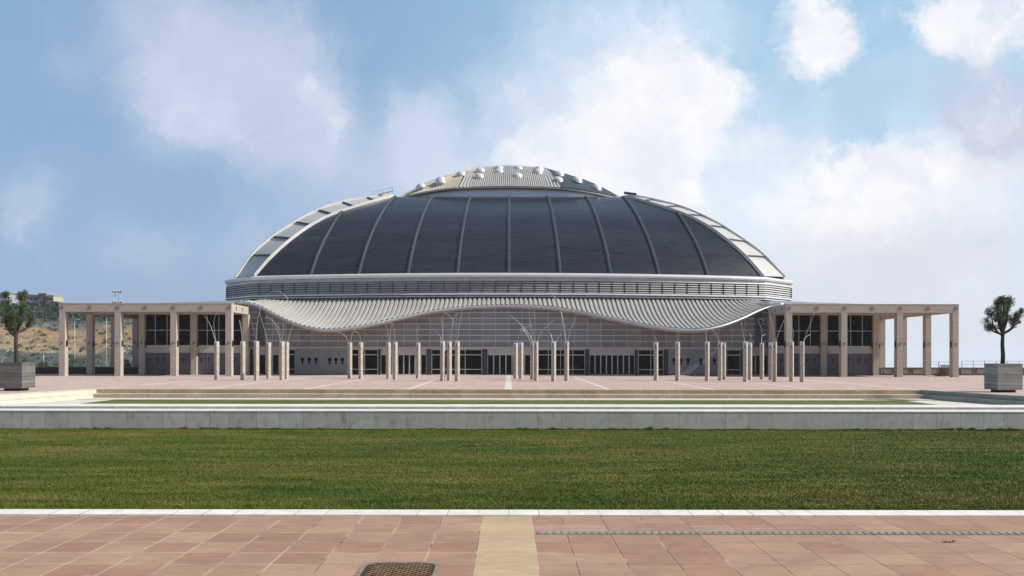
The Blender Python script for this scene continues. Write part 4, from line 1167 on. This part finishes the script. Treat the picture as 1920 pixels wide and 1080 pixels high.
scol=mix(N,skt.outputs[0],(.265*k,.445*k,.685*k),.8)
hazec=mix(N,(.33*k,.46*k,.68*k),(.76*k,.79*k,.90*k),rt)
base=mix(N,scol,hazec,math_(N,'MULTIPLY',hz_,.75))
base=mix(N,base,mix(N,(.42*k,.66*k,.88*k),(.62*k,.78*k,.92*k),hz_),math_(N,'MULTIPLY',rt,.75))
shade=total([(1820,170,180,100,1.2),(1900,240,150,120,.7),(1560,520,300,130,.6),(1840,470,220,180,.55),(480,240,200,150,.6),(300,60,220,150,.4)])
shm=sm(math_(N,'ADD',shade,math_(N,'MULTIPLY',fbm,.8)),.05,1.0)
thc=mix(N,mix(N,(.57*k,.65*k,.82*k),(.78*k,.90*k,1.0*k),rt),mix(N,(.50*k,.58*k,.77*k),(.63*k,.66*k,.78*k),rt),shm)
thc=mix(N,thc,mix(N,(.70*k,.74*k,.88*k),(.92*k,.95*k,1.0*k),rt),math_(N,'MULTIPLY',sm(fb.outputs['Fac'],.46,.66),.7))
c=mix(N,base,thc,math_(N,'MULTIPLY',thinm,.97))
inner=sm(math_(N,'ADD',math_(N,'MULTIPLY',fb2.outputs['Fac'],.6),math_(N,'MULTIPLY',fb.outputs['Fac'],.5)),.68,.40)
br2=mix(N,mix(N,(1.0*k,1.0*k,1.02*k),(.80*k,.83*k,.93*k),math_(N,'MULTIPLY',inner,.7)),(.66*k,.67*k,.77*k),math_(N,'MULTIPLY',shm,.9))
c=mix(N,c,br2,math_(N,'MULTIPLY',brm,.97))
# pale band right at the horizon
hb=sm(math_(N,'ABSOLUTE',pv),.16,.0)
c=mix(N,c,mix(N,(.33*k,.44*k,.63*k),(.74*k,.75*k,.84*k),rt),math_(N,'MULTIPLY',hb,.7))
# cloudless unseen sky behind and overhead, darkened to cut fill on front faces
fr=math_(N,'MULTIPLY',sm(sp.outputs[1],-.15,.30),sm(sp.outputs[2],.92,.55))
rear=mix(N,skt.outputs[0],(.16*k,.24*k,.38*k),.6)
c=mix(N,rear,c,fr)
N.link(c,bg.inputs['Color']); bg.inputs['Strength'].default_value=STR

for o_ in bpy.data.objects:
    if o_.parent is None and o_.get('category') and not o_.get('kind'): o_['kind']='thing'
cam=bpy.data.cameras.new('camera'); co=bpy.data.objects.new('camera',cam); COL.objects.link(co); S.camera=co
cam.sensor_width=36; cam.lens=36*F/1920; cam.shift_x=(960-CX)/1920; cam.shift_y=(HY-540)/1920
cam.clip_end=60000; cam.clip_start=.1
co.location=(0,0,EYE); co.rotation_euler=(math.radians(90),0,0)
co.rotation_euler=(Matrix.Rotation(math.radians(90),4,'X')@Matrix.Rotation(math.radians(.07),4,'Z')).to_euler()
S.view_settings.view_transform='Standard'; S.view_settings.look='None'; S.view_settings.gamma=1; S.view_settings.exposure=0
S.render.engine='CYCLES'; S.cycles.volume_bounces=2
